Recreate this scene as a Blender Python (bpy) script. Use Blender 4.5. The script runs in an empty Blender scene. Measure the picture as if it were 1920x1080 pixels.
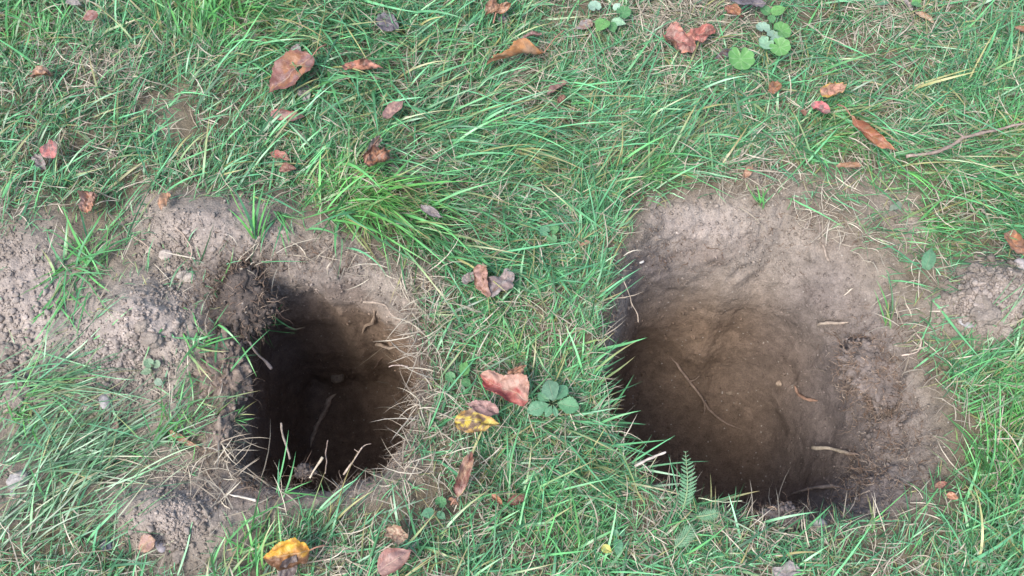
import bpy, math, random
import numpy as np
from mathutils import Vector, Matrix
R = math.radians
random.seed(7)
rng = np.random.default_rng(11)
scene = bpy.context.scene
COL = scene.collection

# ------------------------------------------------------------------ camera, sky, sun, exposure
PITCH = R(68.0)
HFOV = R(60.0)
CAM_H = 1.21
CAM = np.array([0.0, -CAM_H / math.tan(PITCH), CAM_H])
cam_d = bpy.data.cameras.new('camera')
cam_d.sensor_width = 36.0
cam_d.angle = HFOV
cam_d.clip_start = 0.02
cam_d.clip_end = 300.0
cam = bpy.data.objects.new('camera', cam_d)
COL.objects.link(cam)
cam.location = CAM.tolist()
cam.rotation_euler = (math.pi / 2 - PITCH, 0, 0)
scene.camera = cam

SUN_ELEV, SUN_AZ = R(57), R(226)          # azimuth measured in the ground plane from +x
world = bpy.data.worlds.new('World')
scene.world = world
world.use_nodes = True
wn = world.node_tree
for n in list(wn.nodes):
    wn.nodes.remove(n)
wo = wn.nodes.new('ShaderNodeOutputWorld')
wb = wn.nodes.new('ShaderNodeBackground')
sky = wn.nodes.new('ShaderNodeTexSky')
sky.sky_type = 'NISHITA'
sky.sun_disc = False
sky.sun_elevation = SUN_ELEV
sky.sun_rotation = math.pi / 2 - SUN_AZ
sky.dust_density = 2.5
sky.air_density = 1.0
sky.ozone_density = 1.0
wb.inputs['Strength'].default_value = 0.12
wn.links.new(sky.outputs[0], wb.inputs[0])
wn.links.new(wb.outputs[0], wo.inputs[0])
sl = bpy.data.lights.new('sun', 'SUN')
sl.energy = 1.5
sl.angle = R(28)
sl.color = (1.0, 0.98, 0.95)
so = bpy.data.objects.new('sun', sl)
COL.objects.link(so)
to_sun = Vector((math.cos(SUN_ELEV) * math.cos(SUN_AZ), math.cos(SUN_ELEV) * math.sin(SUN_AZ), math.sin(SUN_ELEV)))
so.rotation_euler = to_sun.to_track_quat('Z', 'Y').to_euler()
so.location = (to_sun * 20)
scene.view_settings.view_transform = 'Standard'
scene.view_settings.look = 'None'
scene.view_settings.gamma = 1.0
scene.view_settings.use_curve_mapping = False
scene.view_settings.exposure = 1.6
scene.render.engine = 'CYCLES'
scene.cycles.max_bounces = 8
scene.cycles.diffuse_bounces = 5
scene.cycles.transmission_bounces = 4

# ------------------------------------------------------------------ pixel of the 1920x1080 photograph -> point on a plane
TH = math.tan(HFOV / 2)
SP, CP = math.sin(PITCH), math.cos(PITCH)

def ray(px, py):
    x = (np.asarray(px, float) - 960) / 960 * TH
    y = -(np.asarray(py, float) - 540) / 960 * TH
    # camera axes in the world: right=(1,0,0), up=(0,SP,CP), forward=(0,CP,-SP)
    return np.stack([x, y * SP + CP, y * CP - SP], -1)

def at(px, py, z=0.0):
    d = ray(px, py)
    t = (z - CAM[2]) / d[..., 2]
    return CAM + d * t[..., None]

def to_px(P):
    v = P - CAM
    f = v[..., 1] * CP - v[..., 2] * SP
    u = v[..., 1] * SP + v[..., 2] * CP
    return 960 + v[..., 0] / f / TH * 960, 540 - u / f / TH * 960

# ------------------------------------------------------------------ noise
def _hash(i, j, k, s):
    n = (i * 73856093) ^ (j * 19349663) ^ (k * 83492791) ^ (s * 2654435761)
    n = n & 0xffffffff
    n = ((n ^ (n >> 13)) * 1274126177) & 0xffffffff
    n = (n ^ (n >> 16)) & 0xffffff
    return n / float(0xffffff)

def vnoise(P, f, s=0):
    Q = P * f + 1000.0
    I = np.floor(Q).astype(np.int64)
    F = Q - I
    F = F * F * F * (F * (F * 6 - 15) + 10)
    x, y, z = F[:, 0], F[:, 1], F[:, 2]
    i, j, k = I[:, 0], I[:, 1], I[:, 2]
    r = 0
    for a in (0, 1):
        for b in (0, 1):
            for c in (0, 1):
                r = r + _hash(i + a, j + b, k + c, s) * (x if a else 1 - x) * (y if b else 1 - y) * (z if c else 1 - z)
    return r * 2 - 1

def fbm(P, f, octaves=3, gain=0.5, s=0):
    r, a = 0, 1.0
    for o in range(octaves):
        r = r + a * vnoise(P, f * 2.03 ** o, s + 31 * o)
        a *= gain
    return r

def sstep(a, b, x):
    t = np.clip((x - a) / (b - a), 0, 1)
    return t * t * (3 - 2 * t)

# ------------------------------------------------------------------ what covers the ground, row by row (60 px cells of the photo)
GRASS = """
98887899 99988777 76655433 45556678
88887788 87788777 88877654 56777777
87765566 76667777 88888888 88888988
77664456 77777788 99999999 98888878
77765567 87889999 99999999 98888877
66776677 88899999 99888754 32334677
43552222 24899999 99972001 02412688
11443211 01137899 99961000 00240674
11443221 10000379 99951000 00025411
11431121 00000488 99700000 00004311
11111132 00000488 97700000 00003578
11111133 00000488 97700000 00003689
11111133 00000488 88700000 00000489
12111132 00000488 88960000 00000389
12121231 00000488 89986000 00000389
12212111 11124678 89998730 00002789
24441222 46777788 99998876 43456899
66763334 68887888 99998887 77788999
"""
GR = np.array([[int(c) for c in row.replace(' ', '')] for row in GRASS.strip().split('\n')], float) / 9

def map_at(M, px, py):
    h, w = M.shape
    u = np.clip(px / 60.0 - 0.5, 0, w - 1.001)
    v = np.clip(py / 60.0 - 0.5, 0, h - 1.001)
    i, j = u.astype(int), v.astype(int)
    a, b = u - i, v - j
    return (M[j, i] * (1 - a) * (1 - b) + M[j, i + 1] * a * (1 - b) + M[j + 1, i] * (1 - a) * b + M[j + 1, i + 1] * a * b)

def blobs(px, py, L):
    r = np.zeros_like(px)
    for (x, y, sx, sy, amp) in L:
        r = r + amp * np.exp(-((px - x) / sx) ** 2 - ((py - y) / sy) ** 2)
    return r

# ------------------------------------------------------------------ the two pits: rim outline and profile
class Pit:
    def __init__(self, rim, depth, keys, knots, centre):
        W = at([p[0] for p in rim], [p[1] for p in rim])
        self.c = at(*centre)[:2] if centre else W[:, :2].mean(0)
        d = W[:, :2] - self.c
        th = np.arctan2(d[:, 1], d[:, 0]); r = np.hypot(d[:, 0], d[:, 1])
        o = np.argsort(th); th, r = th[o], r[o]
        T = np.linspace(-math.pi, math.pi, 721)
        rr = np.interp(T, np.r_[th - 2 * math.pi, th, th + 2 * math.pi], np.r_[r, r, r])
        k = np.hanning(31); k /= k.sum()
        rr = np.convolve(np.r_[rr[:-1][-40:], rr, rr[1:][:40]], k, 'same')[40:-40]
        self.T, self.rr, self.D = T, rr, depth
        self.knots = np.array(knots)
        self.ang = np.array([R(a) for a in sorted(keys)])
        self.rho = np.array([keys[a][0] for a in sorted(keys)], float)
        self.z = np.array([keys[a][1] for a in sorted(keys)], float)

    def rim(self, th):
        return np.interp(th, self.T, self.rr)

    def polar(self, x, y):
        dx, dy = x - self.c[0], y - self.c[1]
        th = np.arctan2(dy, dx)
        r0 = self.rim(th)
        q = np.stack([np.cos(th), np.sin(th), np.zeros_like(th) + self.D], -1)
        r0 = r0 * (1 + 0.035 * fbm(q, 3.0, 3, s=5))
        return th, np.hypot(dx, dy) / r0, r0

    def profile(self, th, s):
        th = np.mod(th, 2 * math.pi)
        A = np.r_[self.ang[-1] - 2 * math.pi, self.ang, self.ang[0] + 2 * math.pi]
        idx = np.r_[len(self.ang) - 1, np.arange(len(self.ang)), 0]
        j = np.clip(np.searchsorted(A, th) - 1, 0, len(A) - 2)
        f = (th - A[j]) / (A[j + 1] - A[j]); f = f * f * (3 - 2 * f)
        i0, i1 = idx[j], idx[j + 1]
        k = np.clip(np.searchsorted(self.knots, s) - 1, 0, len(self.knots) - 2)
        g = (s - self.knots[k]) / (self.knots[k + 1] - self.knots[k])
        def val(M):
            n = M.shape[1]
            def g_at(kk):
                kk = np.clip(kk, 0, n - 1)
                return M[i0, kk] * (1 - f) + M[i1, kk] * f
            a, b, c, d = g_at(k - 1), g_at(k), g_at(k + 1), g_at(k + 2)
            m0, m1 = (c - a) * 0.5, (d - b) * 0.5
            h = g
            return (2*h**3 - 3*h**2 + 1) * b + (h**3 - 2*h**2 + h) * m0 + (-2*h**3 + 3*h**2) * c + (h**3 - h**2) * m1
        return val(self.rho), val(self.z)

KN = [0, .2, .4, .5, .6, .7, .8, .9, 1.0, 1.12, 1.25]
DL, DR = 0.47, 0.44
def zz(D, f):
    return [-D * v for v in f]
left_keys = {
    0:   ([0, .36, .72, .84, .90, .94, .965, .985, 1.0, 1.11, 1.25], zz(DL, [1, 1, .97, .88, .68, .46, .26, .10, .012, 0, 0])),
    60:  ([0, .36, .70, .79, .84, .875, .90, .935, 1.0, 1.12, 1.25], zz(DL, [1, .99, .95, .80, .58, .37, .20, .10, .03, 0, 0])),
    100: ([0, .35, .68, .76, .80, .835, .865, .91, 1.0, 1.13, 1.25], zz(DL, [1, .99, .95, .79, .57, .36, .20, .10, .035, .01, 0])),
    145: ([0, .36, .72, .82, .86, .89, .905, .94, 1.0, 1.12, 1.25], zz(DL, [1, 1, .97, .84, .62, .40, .22, .10, .03, 0, 0])),
    185: ([0, .40, .84, .99, 1.05, 1.04, 1.00, .97, 1.0, 1.11, 1.25], zz(DL, [1, 1, .99, .90, .68, .45, .26, .12, .02, 0, 0])),
    235: ([0, .38, .74, .86, .93, .96, .97, .98, 1.0, 1.11, 1.25], zz(DL, [1, 1, .98, .88, .66, .44, .25, .10, .02, 0, 0])),
    280: ([0, .38, .74, .86, .91, .94, .96, .975, 1.0, 1.12, 1.25], zz(DL, [1, 1, .98, .88, .66, .44, .24, .10, .03, .005, 0])),
}
right_keys = {
    0:   ([0, .27, .50, .59, .66, .725, .785, .88, 1.0, 1.12, 1.25], zz(DR, [1, .98, .90, .74, .55, .37, .21, .115, .03, 0, 0])),
    45:  ([0, .25, .45, .54, .61, .68, .745, .85, 1.0, 1.12, 1.25], zz(DR, [1, .97, .88, .72, .54, .365, .205, .10, .03, 0, 0])),
    95:  ([0, .22, .40, .485, .56, .64, .725, .85, 1.0, 1.13, 1.25], zz(DR, [1, .97, .88, .72, .54, .365, .20, .09, .025, .004, 0])),
    140: ([0, .28, .56, .67, .745, .80, .85, .92, 1.0, 1.12, 1.25], zz(DR, [1, .99, .94, .79, .58, .38, .20, .09, .02, 0, 0])),
    185: ([0, .34, .68, .82, .90, .95, .97, .985, 1.0, 1.11, 1.25], zz(DR, [1, 1, .97, .87, .67, .45, .26, .10, .01, 0, 0])),
    235: ([0, .34, .68, .82, .90, .95, .97, .985, 1.0, 1.11, 1.25], zz(DR, [1, 1, .97, .87, .67, .45, .26, .10, .01, 0, 0])),
    275: ([0, .33, .64, .77, .85, .89, .92, .95, 1.0, 1.12, 1.25], zz(DR, [1, 1, .97, .86, .66, .44, .26, .13, .03, .004, 0])),
    318: ([0, .33, .63, .74, .79, .83, .865, .92, 1.0, 1.12, 1.25], zz(DR, [1, .99, .94, .80, .60, .40, .23, .13, .035, 0, 0])),
}
PITS = [
    Pit([(402, 590), (432, 520), (520, 500), (620, 505), (700, 535), (762, 590), (785, 660), (784, 740), (766, 810), (728, 880),
         (645, 920), (545, 930), (470, 908), (430, 850), (432, 780), (440, 720), (410, 650)], DL, left_keys, KN, (600, 715)),
    Pit([(1125, 640), (1138, 540), (1175, 455), (1250, 400), (1360, 378), (1470, 394), (1560, 440), (1635, 520), (1705, 630), (1752, 760),
         (1735, 870), (1665, 950), (1540, 992), (1400, 980), (1290, 944), (1195, 875), (1150, 790), (1128, 710)], DR, right_keys, KN, (1420, 700)),
]

# ------------------------------------------------------------------ terrain heights
MOUNDS = [(270, 600, 85, 65, .045), (310, 965, 90, 55, .040), (390, 425, 110, 50, .036), (30, 520, 110, 110, .022), (1852, 562, 85, 62, .085),
          (180, 690, 90, 80, .015), (1280, 420, 90, 40, .010), (40, 745, 60, 40, .014), (640, 470, 160, 60, .008), (345, 800, 60, 60, .016),
          (700, 380, 90, 80, .012), (950, 420, 200, 200, .010), (420, 560, 60, 80, .015), (1000, 1050, 300, 90, .008), (330, 650, 70, 60, .012)]

def base_h(x, y):
    P = np.stack([x, y, np.zeros_like(x)], -1)
    px, py = to_px(P)
    near = np.exp(-(np.hypot(x, y) / 3.0) ** 4)
    h = blobs(px, py, MOUNDS) * near
    h = h + 0.012 * fbm(P, 4.0, 2, s=2) * near + 0.03 * vnoise(P, 0.35, 9) * (1 - near)
    # a crack in the sod left of the narrow pit
    ax, ay, bx, by = 296, 806, 372, 842
    t = np.clip(((px - ax) * (bx - ax) + (py - ay) * (by - ay)) / ((bx - ax) ** 2 + (by - ay) ** 2), 0, 1)
    d = np.hypot(px - ax - t * (bx - ax), py - ay - t * (by - ay) + 7 * np.sin(t * 9))
    h = h - 0.034 * np.exp(-(d / 9.0) ** 2) * np.sin(np.pi * np.clip(t * .9 + .05, 0, 1)) * near
    return h

def soil_w(px, py):
    g = map_at(GR, px, py)
    return np.clip(1 - g * 1.8, 0, 1)

def ground_h(x, y):
    """height of the lawn and spoil for blades and leaves (not the pits)"""
    return base_h(x, y)

def axis(lo, hi, step, far, n):
    core = np.arange(lo, hi + step / 2, step)
    g = np.geomspace(step, far, n)
    out = np.cumsum(g)
    return np.r_[lo - out[::-1], core, hi + out]

GS = 0.0026
gx = axis(-0.92, 0.92, GS, 12, 46)
gy = axis(-0.50, 0.72, GS, 12, 46)
NX, NY = len(gx), len(gy)
X, Y = np.meshgrid(gx, gy)
X, Y = X.ravel(), Y.ravel()
Zp = np.zeros_like(X)
which = np.full(X.shape, -1)
S = np.full(X.shape, 9.0)
inner = np.zeros_like(X)
for i, p in enumerate(PITS):
    m = np.hypot(X - p.c[0], Y - p.c[1]) < 0.6
    idx = np.where(m)[0]
    th, s, r0 = p.polar(X[idx], Y[idx])
    k = s < 1.25
    idx, th, s, r0 = idx[k], th[k], s[k], r0[k]
    rho, z = p.profile(th, s)
    X[idx] = p.c[0] + np.cos(th) * rho * r0
    Y[idx] = p.c[1] + np.sin(th) * rho * r0
    Zp[idx] = z
    which[idx] = i
    S[idx] = s
P0 = np.stack([X, Y, Zp], -1)
H = base_h(X, Y)
PX, PY = to_px(np.stack([X, Y, H], -1))
near = (np.abs(X) < 1.3) & (np.abs(Y) < 1.1)
inpit = np.clip(-Zp / 0.06, 0, 1) * (which >= 0)
sw = np.where(which >= 0, np.maximum(soil_w(PX, PY), inpit), soil_w(PX, PY)) * near
Z = Zp + H
V = np.stack([X, Y, Z], -1)
def grid_normals(V):
    G = V.reshape(NY, NX, 3)
    dx = np.gradient(G, axis=1); dy = np.gradient(G, axis=0)
    n = np.cross(dx, dy)
    n /= np.linalg.norm(n, axis=-1, keepdims=True) + 1e-12
    return n.reshape(-1, 3)
Nrm = grid_normals(V)
idx = np.where(near)[0]
Q = V[idx]
clod = np.abs(fbm(Q, 38, 3, .55, 21))
lump = fbm(Q, 13, 2, .5, 41)
fine = fbm(Q, 120, 2, .6, 61)
ip = inpit[idx]
smooth_bowl = ip * np.where(which[idx] == 1, 1.0, 0.75)
amp = sw[idx]
disp = amp * (1 - .45 * smooth_bowl) * (0.0045 * lump + 0.0034 * (clod - .3) + 0.0018 * fine)
heap = np.clip(blobs(PX[idx], PY[idx], [(1850, 565, 80, 60, 1), (270, 610, 90, 70, .8), (310, 965, 90, 60, .6), (30, 690, 60, 90, .9), (390, 425, 100, 50, .3)]), 0, 1)
disp += heap * .007 * fbm(Q, 20, 3, .6, 99)
disp += amp * ip * (0.010 * fbm(Q, 9, 2, .5, 77) + .0022 * (np.abs(fbm(Q, 30, 3, .6, 78)) - .4))
lip = np.exp(-((S[idx] - .82) / .035) ** 2) * (which[idx] >= 0)
disp += lip * .005 * fbm(Q, 24, 3, .6, 88)
# shoulders of the pits are rougher: torn soil
sh = np.exp(-((S[idx] - .93) / .10) ** 2)
disp += sh * 0.006 * (np.abs(fbm(Q, 30, 3, .6, 91)) - .35)
# grassy ground is uneven at hand scale
disp += (1 - amp) * 0.004 * fbm(Q, 25, 2, .5, 15)
V[idx] += Nrm[idx] * disp[:, None]
Nrm = grid_normals(V)
CAV = np.zeros(len(V)); CAV[idx] = clod

# soil colours: dry grey topsoil, brown subsoil, dark litter under grass
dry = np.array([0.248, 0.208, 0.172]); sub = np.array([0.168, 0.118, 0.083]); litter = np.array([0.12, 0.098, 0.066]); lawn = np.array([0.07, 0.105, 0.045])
humus = np.array([0.15, 0.115, 0.092])
C = np.tile(dry, (len(V), 1))
gw = (1 - sw)[:, None]
C = C * (1 - gw) + litter * gw
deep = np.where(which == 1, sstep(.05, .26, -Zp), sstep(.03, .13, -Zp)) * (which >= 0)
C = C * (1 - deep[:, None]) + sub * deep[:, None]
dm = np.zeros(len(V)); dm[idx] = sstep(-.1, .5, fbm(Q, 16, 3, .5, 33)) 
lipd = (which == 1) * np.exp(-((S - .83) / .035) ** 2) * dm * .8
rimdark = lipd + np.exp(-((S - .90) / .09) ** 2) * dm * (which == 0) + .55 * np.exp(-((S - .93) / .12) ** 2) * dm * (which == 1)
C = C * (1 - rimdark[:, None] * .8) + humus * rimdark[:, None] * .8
mo = np.zeros(len(V)); mo[idx] = fbm(Q, 7, 3, .5, 44)
C = C * (1 + .16 * mo[:, None])
far = (~near)
C[far] = lawn
DUST = [(270, 600, 110, 80, .8), (60, 560, 110, 110, .8), (390, 425, 120, 60, .8), (320, 970, 110, 80, .7), (190, 700, 80, 80, .7), (1855, 570, 90, 70, .9), (1300, 415, 110, 40, .6)]
dw = np.clip(blobs(PX, PY, DUST), 0, 1)[:, None] * near[:, None] * (1 - deep[:, None])
C = C * (1 - dw) + np.array([0.300, 0.252, 0.220]) * dw * (1 + .12 * mo[:, None])
DARK_BLOBS = [(1250, 468, 70, 22, .6), (1620, 640, 60, 60, .5), (1665, 740, 75, 130, .9), (1620, 915, 120, 65, 1.0), (1420, 975, 130, 34, .9), (1560, 560, 90, 70, .4), (480, 925, 100, 30, .9), (620, 900, 90, 30, .8), (435, 560, 60, 75, .8), (425, 720, 40, 80, .7), (590, 500, 110, 30, .5),
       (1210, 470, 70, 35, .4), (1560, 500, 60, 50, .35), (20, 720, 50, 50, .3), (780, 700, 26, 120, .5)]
hw = np.clip(blobs(PX, PY, DARK_BLOBS), 0, 1)[:, None] * near[:, None]
C = C * (1 - hw) + np.array([0.135, 0.112, 0.103]) * hw  # darker grey blobs, mostly round the pit shoulders and lips
C = np.clip(C, 0.01, 0.6)

# ------------------------------------------------------------------ materials
def mat(name):
    m = bpy.data.materials.new(name)
    m.use_nodes = True
    nt = m.node_tree
    for n in list(nt.nodes):
        nt.nodes.remove(n)
    o = nt.nodes.new('ShaderNodeOutputMaterial')
    b = nt.nodes.new('ShaderNodeBsdfPrincipled')
    nt.links.new(b.outputs[0], o.inputs[0])
    return m, nt, b, o

def N(nt, t, **kw):
    n = nt.nodes.new(t)
    for k, v in kw.items():
        if k in ('operation', 'blend_type', 'data_type', 'attribute_name', 'feature', 'noise_dimensions', 'layer_name'):
            setattr(n, k, v)
        else:
            n.inputs[k].default_value = v
    return n

def math_node(nt, op, a, b=None, c=None):
    n = nt.nodes.new('ShaderNodeMath'); n.operation = op
    for i, v in enumerate((a, b, c)):
        if v is None: continue
        if isinstance(v, (int, float)): n.inputs[i].default_value = v
        else: nt.links.new(v, n.inputs[i])
    return n.outputs[0]

def remap(nt, v, a, b, c, d):
    n = nt.nodes.new('ShaderNodeMapRange')
    nt.links.new(v, n.inputs[0])
    for i, x in enumerate((a, b, c, d)): n.inputs[i + 1].default_value = x
    return n.outputs[0]

def scale_col(nt, col, fac):
    n = nt.nodes.new('ShaderNodeVectorMath'); n.operation = 'SCALE'
    nt.links.new(col, n.inputs[0])
    if isinstance(fac, (int, float)): n.inputs['Scale'].default_value = fac
    else: nt.links.new(fac, n.inputs['Scale'])
    return n.outputs[0]

def mix_col(nt, fac, a, b):
    n = nt.nodes.new('ShaderNodeMix'); n.data_type = 'RGBA'
    if isinstance(fac, (int, float)): n.inputs[0].default_value = fac
    else: nt.links.new(fac, n.inputs[0])
    for i, v in ((6, a), (7, b)):
        if isinstance(v, tuple): n.inputs[i].default_value = v
        else: nt.links.new(v, n.inputs[i])
    return n.outputs[2]

def coords(nt):
    return nt.nodes.new('ShaderNodeNewGeometry').outputs['Position']

def soil_material():
    m, nt, b, o = mat('soil')
    pos = coords(nt)
    a = N(nt, 'ShaderNodeAttribute', attribute_name='Col')
    n1 = N(nt, 'ShaderNodeTexNoise', Scale=55.0, Detail=6.0, Roughness=0.65); nt.links.new(pos, n1.inputs['Vector'])
    n2 = N(nt, 'ShaderNodeTexNoise', Scale=420.0, Detail=3.0, Roughness=0.7); nt.links.new(pos, n2.inputs['Vector'])
    f = math_node(nt, 'MULTIPLY', remap(nt, n1.outputs[0], .3, .7, .72, 1.25), remap(nt, n2.outputs[0], .3, .7, .75, 1.25))
    c = scale_col(nt, a.outputs['Color'], f)
    # pale grit
    v = N(nt, 'ShaderNodeTexVoronoi', Scale=190.0); nt.links.new(pos, v.inputs['Vector'])
    sel = nt.nodes.new('ShaderNodeSeparateColor'); nt.links.new(v.outputs['Color'], sel.inputs[0])
    grit = math_node(nt, 'MULTIPLY', math_node(nt, 'GREATER_THAN', sel.outputs[0], 0.955), math_node(nt, 'LESS_THAN', v.outputs['Distance'], 0.28))
    c = mix_col(nt, math_node(nt, 'MULTIPLY', grit, .6), c, (0.40, 0.36, 0.31, 1))
    nt.links.new(c, b.inputs['Base Color'])
    b.inputs['Roughness'].default_value = .95
    b.inputs['Specular IOR Level'].default_value = .15
    n3 = N(nt, 'ShaderNodeTexNoise', Scale=260.0, Detail=4.0, Roughness=0.7); nt.links.new(pos, n3.inputs['Vector'])
    h = math_node(nt, 'ADD', n3.outputs[0], math_node(nt, 'MULTIPLY', n1.outputs[0], 1.5))
    bp = N(nt, 'ShaderNodeBump', Strength=0.75, Distance=0.004); nt.links.new(h, bp.inputs['Height'])
    nt.links.new(bp.outputs[0], b.inputs['Normal'])
    return m

def leafy_material(name, rough=.5, transl=.3, spec=.4, vary=(.85, 1.15), scale=60.0, veins=False):
    m, nt, b, o = mat(name)
    pos = coords(nt)
    a = N(nt, 'ShaderNodeAttribute', attribute_name='Col')
    n1 = N(nt, 'ShaderNodeTexNoise', Scale=scale, Detail=4.0, Roughness=0.6); nt.links.new(pos, n1.inputs['Vector'])
    f = remap(nt, n1.outputs[0], .3, .7, vary[0], vary[1])
    c = scale_col(nt, a.outputs['Color'], f)
    if veins:
        uv = N(nt, 'ShaderNodeAttribute', attribute_name='leafuv')
        sp = nt.nodes.new('ShaderNodeSeparateXYZ'); nt.links.new(uv.outputs['Vector'], sp.inputs[0])
        u, v = sp.outputs[0], math_node(nt, 'ABSOLUTE', sp.outputs[1])
        w = math_node(nt, 'SUBTRACT', u, math_node(nt, 'MULTIPLY', v, .30))
        sv = math_node(nt, 'ABSOLUTE', math_node(nt, 'SINE', math_node(nt, 'MULTIPLY', w, 26.0)))
        sv = remap(nt, sv, 0.0, .22, 1.0, 0.0)
        mid = remap(nt, v, 0.015, .05, 1.0, 0.0)
        ve = math_node(nt, 'MAXIMUM', math_node(nt, 'MULTIPLY', sv, .55), mid)
        pale = mix_col(nt, .45, c, (0.5, 0.42, 0.30, 1))
        c = mix_col(nt, math_node(nt, 'MULTIPLY', ve, .6), c, pale)
        n2 = N(nt, 'ShaderNodeTexNoise', Scale=480.0, Detail=3.0); nt.links.new(pos, n2.inputs['Vector'])
        h = math_node(nt, 'ADD', math_node(nt, 'MULTIPLY', ve, -.8), math_node(nt, 'MULTIPLY', n2.outputs[0], .6))
        bp = N(nt, 'ShaderNodeBump', Strength=0.6, Distance=0.0012); nt.links.new(h, bp.inputs['Height'])
        nt.links.new(bp.outputs[0], b.inputs['Normal'])
        dk = remap(nt, n2.outputs[0], .62, .72, 1.0, .62)
        c = scale_col(nt, c, dk)
    nt.links.new(c, b.inputs['Base Color'])
    b.inputs['Roughness'].default_value = rough
    b.inputs['Specular IOR Level'].default_value = spec
    tr = nt.nodes.new('ShaderNodeBsdfTranslucent')
    nt.links.new(c, tr.inputs[0])
    mx = nt.nodes.new('ShaderNodeMixShader'); mx.inputs[0].default_value = transl
    nt.links.new(b.outputs[0], mx.inputs[1]); nt.links.new(tr.outputs[0], mx.inputs[2])
    nt.links.new(mx.outputs[0], o.inputs[0])
    return m

def woody_material(name, rough=.85, stretch=1.0):
    m, nt, b, o = mat(name)
    pos = coords(nt)
    a = N(nt, 'ShaderNodeAttribute', attribute_name='Col')
    n1 = N(nt, 'ShaderNodeTexNoise', Scale=180.0, Detail=5.0, Roughness=0.7); nt.links.new(pos, n1.inputs['Vector'])
    c = scale_col(nt, a.outputs['Color'], remap(nt, n1.outputs[0], .3, .7, .6, 1.3))
    nt.links.new(c, b.inputs['Base Color'])
    b.inputs['Roughness'].default_value = rough
    b.inputs['Specular IOR Level'].default_value = .2
    bp = N(nt, 'ShaderNodeBump', Strength=0.7, Distance=0.002); nt.links.new(n1.outputs[0], bp.inputs['Height'])
    nt.links.new(bp.outputs[0], b.inputs['Normal'])
    return m

M_SOIL = soil_material()
M_GRASS = leafy_material('grass_blade', .36, .16, .55, (.75, 1.25), 45.0)
M_STRAW = leafy_material('dry_straw', .75, .08, .25, (.75, 1.2), 60.0)
M_LEAF = leafy_material('fallen_leaf', .48, .10, .45, (.72, 1.22), 95.0, veins=True)
M_GREEN = leafy_material('green_leaf', .45, .30, .40, (.85, 1.15), 80.0, veins=True)
M_ROOT = woody_material('root')
M_WOOD = woody_material('twig')
M_STONE = woody_material('stone', .8)

# ------------------------------------------------------------------ mesh helpers
def link_mesh(name, verts, faces, material, col=None, parent=None, smooth=True, uv=None, normals=None):
    """verts (n,3), faces (m,4) or (m,3) or list of index arrays"""
    me = bpy.data.meshes.new(name)
    verts = np.ascontiguousarray(verts, np.float32)
    me.vertices.add(len(verts))
    me.vertices.foreach_set('co', verts.ravel())
    if isinstance(faces, np.ndarray): faces = [faces]
    faces = [f for f in faces if len(f)]
    loops = np.concatenate([f.ravel() for f in faces]).astype(np.int32)
    sizes = np.concatenate([np.full(len(f), f.shape[1]) for f in faces])
    starts = np.r_[0, np.cumsum(sizes)[:-1]].astype(np.int32)
    me.loops.add(len(loops)); me.loops.foreach_set('vertex_index', loops)
    me.polygons.add(len(sizes)); me.polygons.foreach_set('loop_start', starts)
    me.update(calc_edges=True)
    if smooth:
        me.polygons.foreach_set('use_smooth', np.ones(len(sizes), bool))
    if col is not None:
        at_ = me.attributes.new('Col', 'FLOAT_COLOR', 'POINT')
        c4 = np.ones((len(verts), 4), np.float32); c4[:, :3] = np.clip(col, 0, 1)
        at_.data.foreach_set('color', c4.ravel())
    if uv is not None:
        a2 = me.attributes.new('leafuv', 'FLOAT_VECTOR', 'POINT')
        u3 = np.zeros((len(verts), 3), np.float32); u3[:, :2] = uv
        a2.data.foreach_set('vector', u3.ravel())
    me.materials.append(material)
    if normals is not None:
        me.normals_split_custom_set_from_vertices(normals.tolist())
    ob = bpy.data.objects.new(name, me)
    COL.objects.link(ob)
    if parent: ob.parent = parent
    return ob

def tag(o, label=None, cat=None, group=None, kind=None):
    if label: o['label'] = label
    if cat: o['category'] = cat
    if group: o['group'] = group
    if kind: o['kind'] = kind
    return o

def empty(name, loc):
    o = bpy.data.objects.new(name, None)
    o.empty_display_size = .02
    COL.objects.link(o)
    o.location = [float(v) for v in loc]
    return o

# ------------------------------------------------------------------ ground and pits
ii = np.arange(NX * NY).reshape(NY, NX)
F = np.stack([ii[:-1, :-1], ii[:-1, 1:], ii[1:, 1:], ii[1:, :-1]], -1).reshape(-1, 4)
own = np.where((S < .985), which, -1)
fo = own[F]
fpit = np.where((fo == fo[:, :1]).all(1), fo[:, 0], -1)

def submesh(name, F, normals=True):
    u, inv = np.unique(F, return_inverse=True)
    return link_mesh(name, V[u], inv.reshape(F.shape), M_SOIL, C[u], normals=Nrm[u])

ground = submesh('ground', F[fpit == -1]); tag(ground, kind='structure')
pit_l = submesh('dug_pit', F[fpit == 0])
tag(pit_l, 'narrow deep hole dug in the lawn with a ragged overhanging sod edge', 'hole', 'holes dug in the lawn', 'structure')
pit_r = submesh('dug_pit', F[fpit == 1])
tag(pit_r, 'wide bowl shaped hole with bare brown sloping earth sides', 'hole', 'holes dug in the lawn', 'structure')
bpy.context.view_layer.update()

def hit(px, py):
    """point and normal of the terrain under a pixel"""
    d = Vector(ray(px, py)).normalized()
    best = None
    for o in (ground, pit_l, pit_r):
        ok, loc, nor, _ = o.ray_cast(Vector(CAM), d)
        if ok and (best is None or (loc - Vector(CAM)).length < best[2]):
            best = (loc, nor, (loc - Vector(CAM)).length)
    if best is None:
        return at(px, py), np.array([0, 0, 1.0])
    return np.array(best[0]), np.array(best[1])

def over(px, py, lift=0.0):
    """point at a height above the undisturbed ground under a pixel"""
    z = lift
    for _ in range(4):
        p = at(px, py, z)
        z = float(ground_h(p[0:1], p[1:2])[0]) + lift
    return at(px, py, z)

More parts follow.
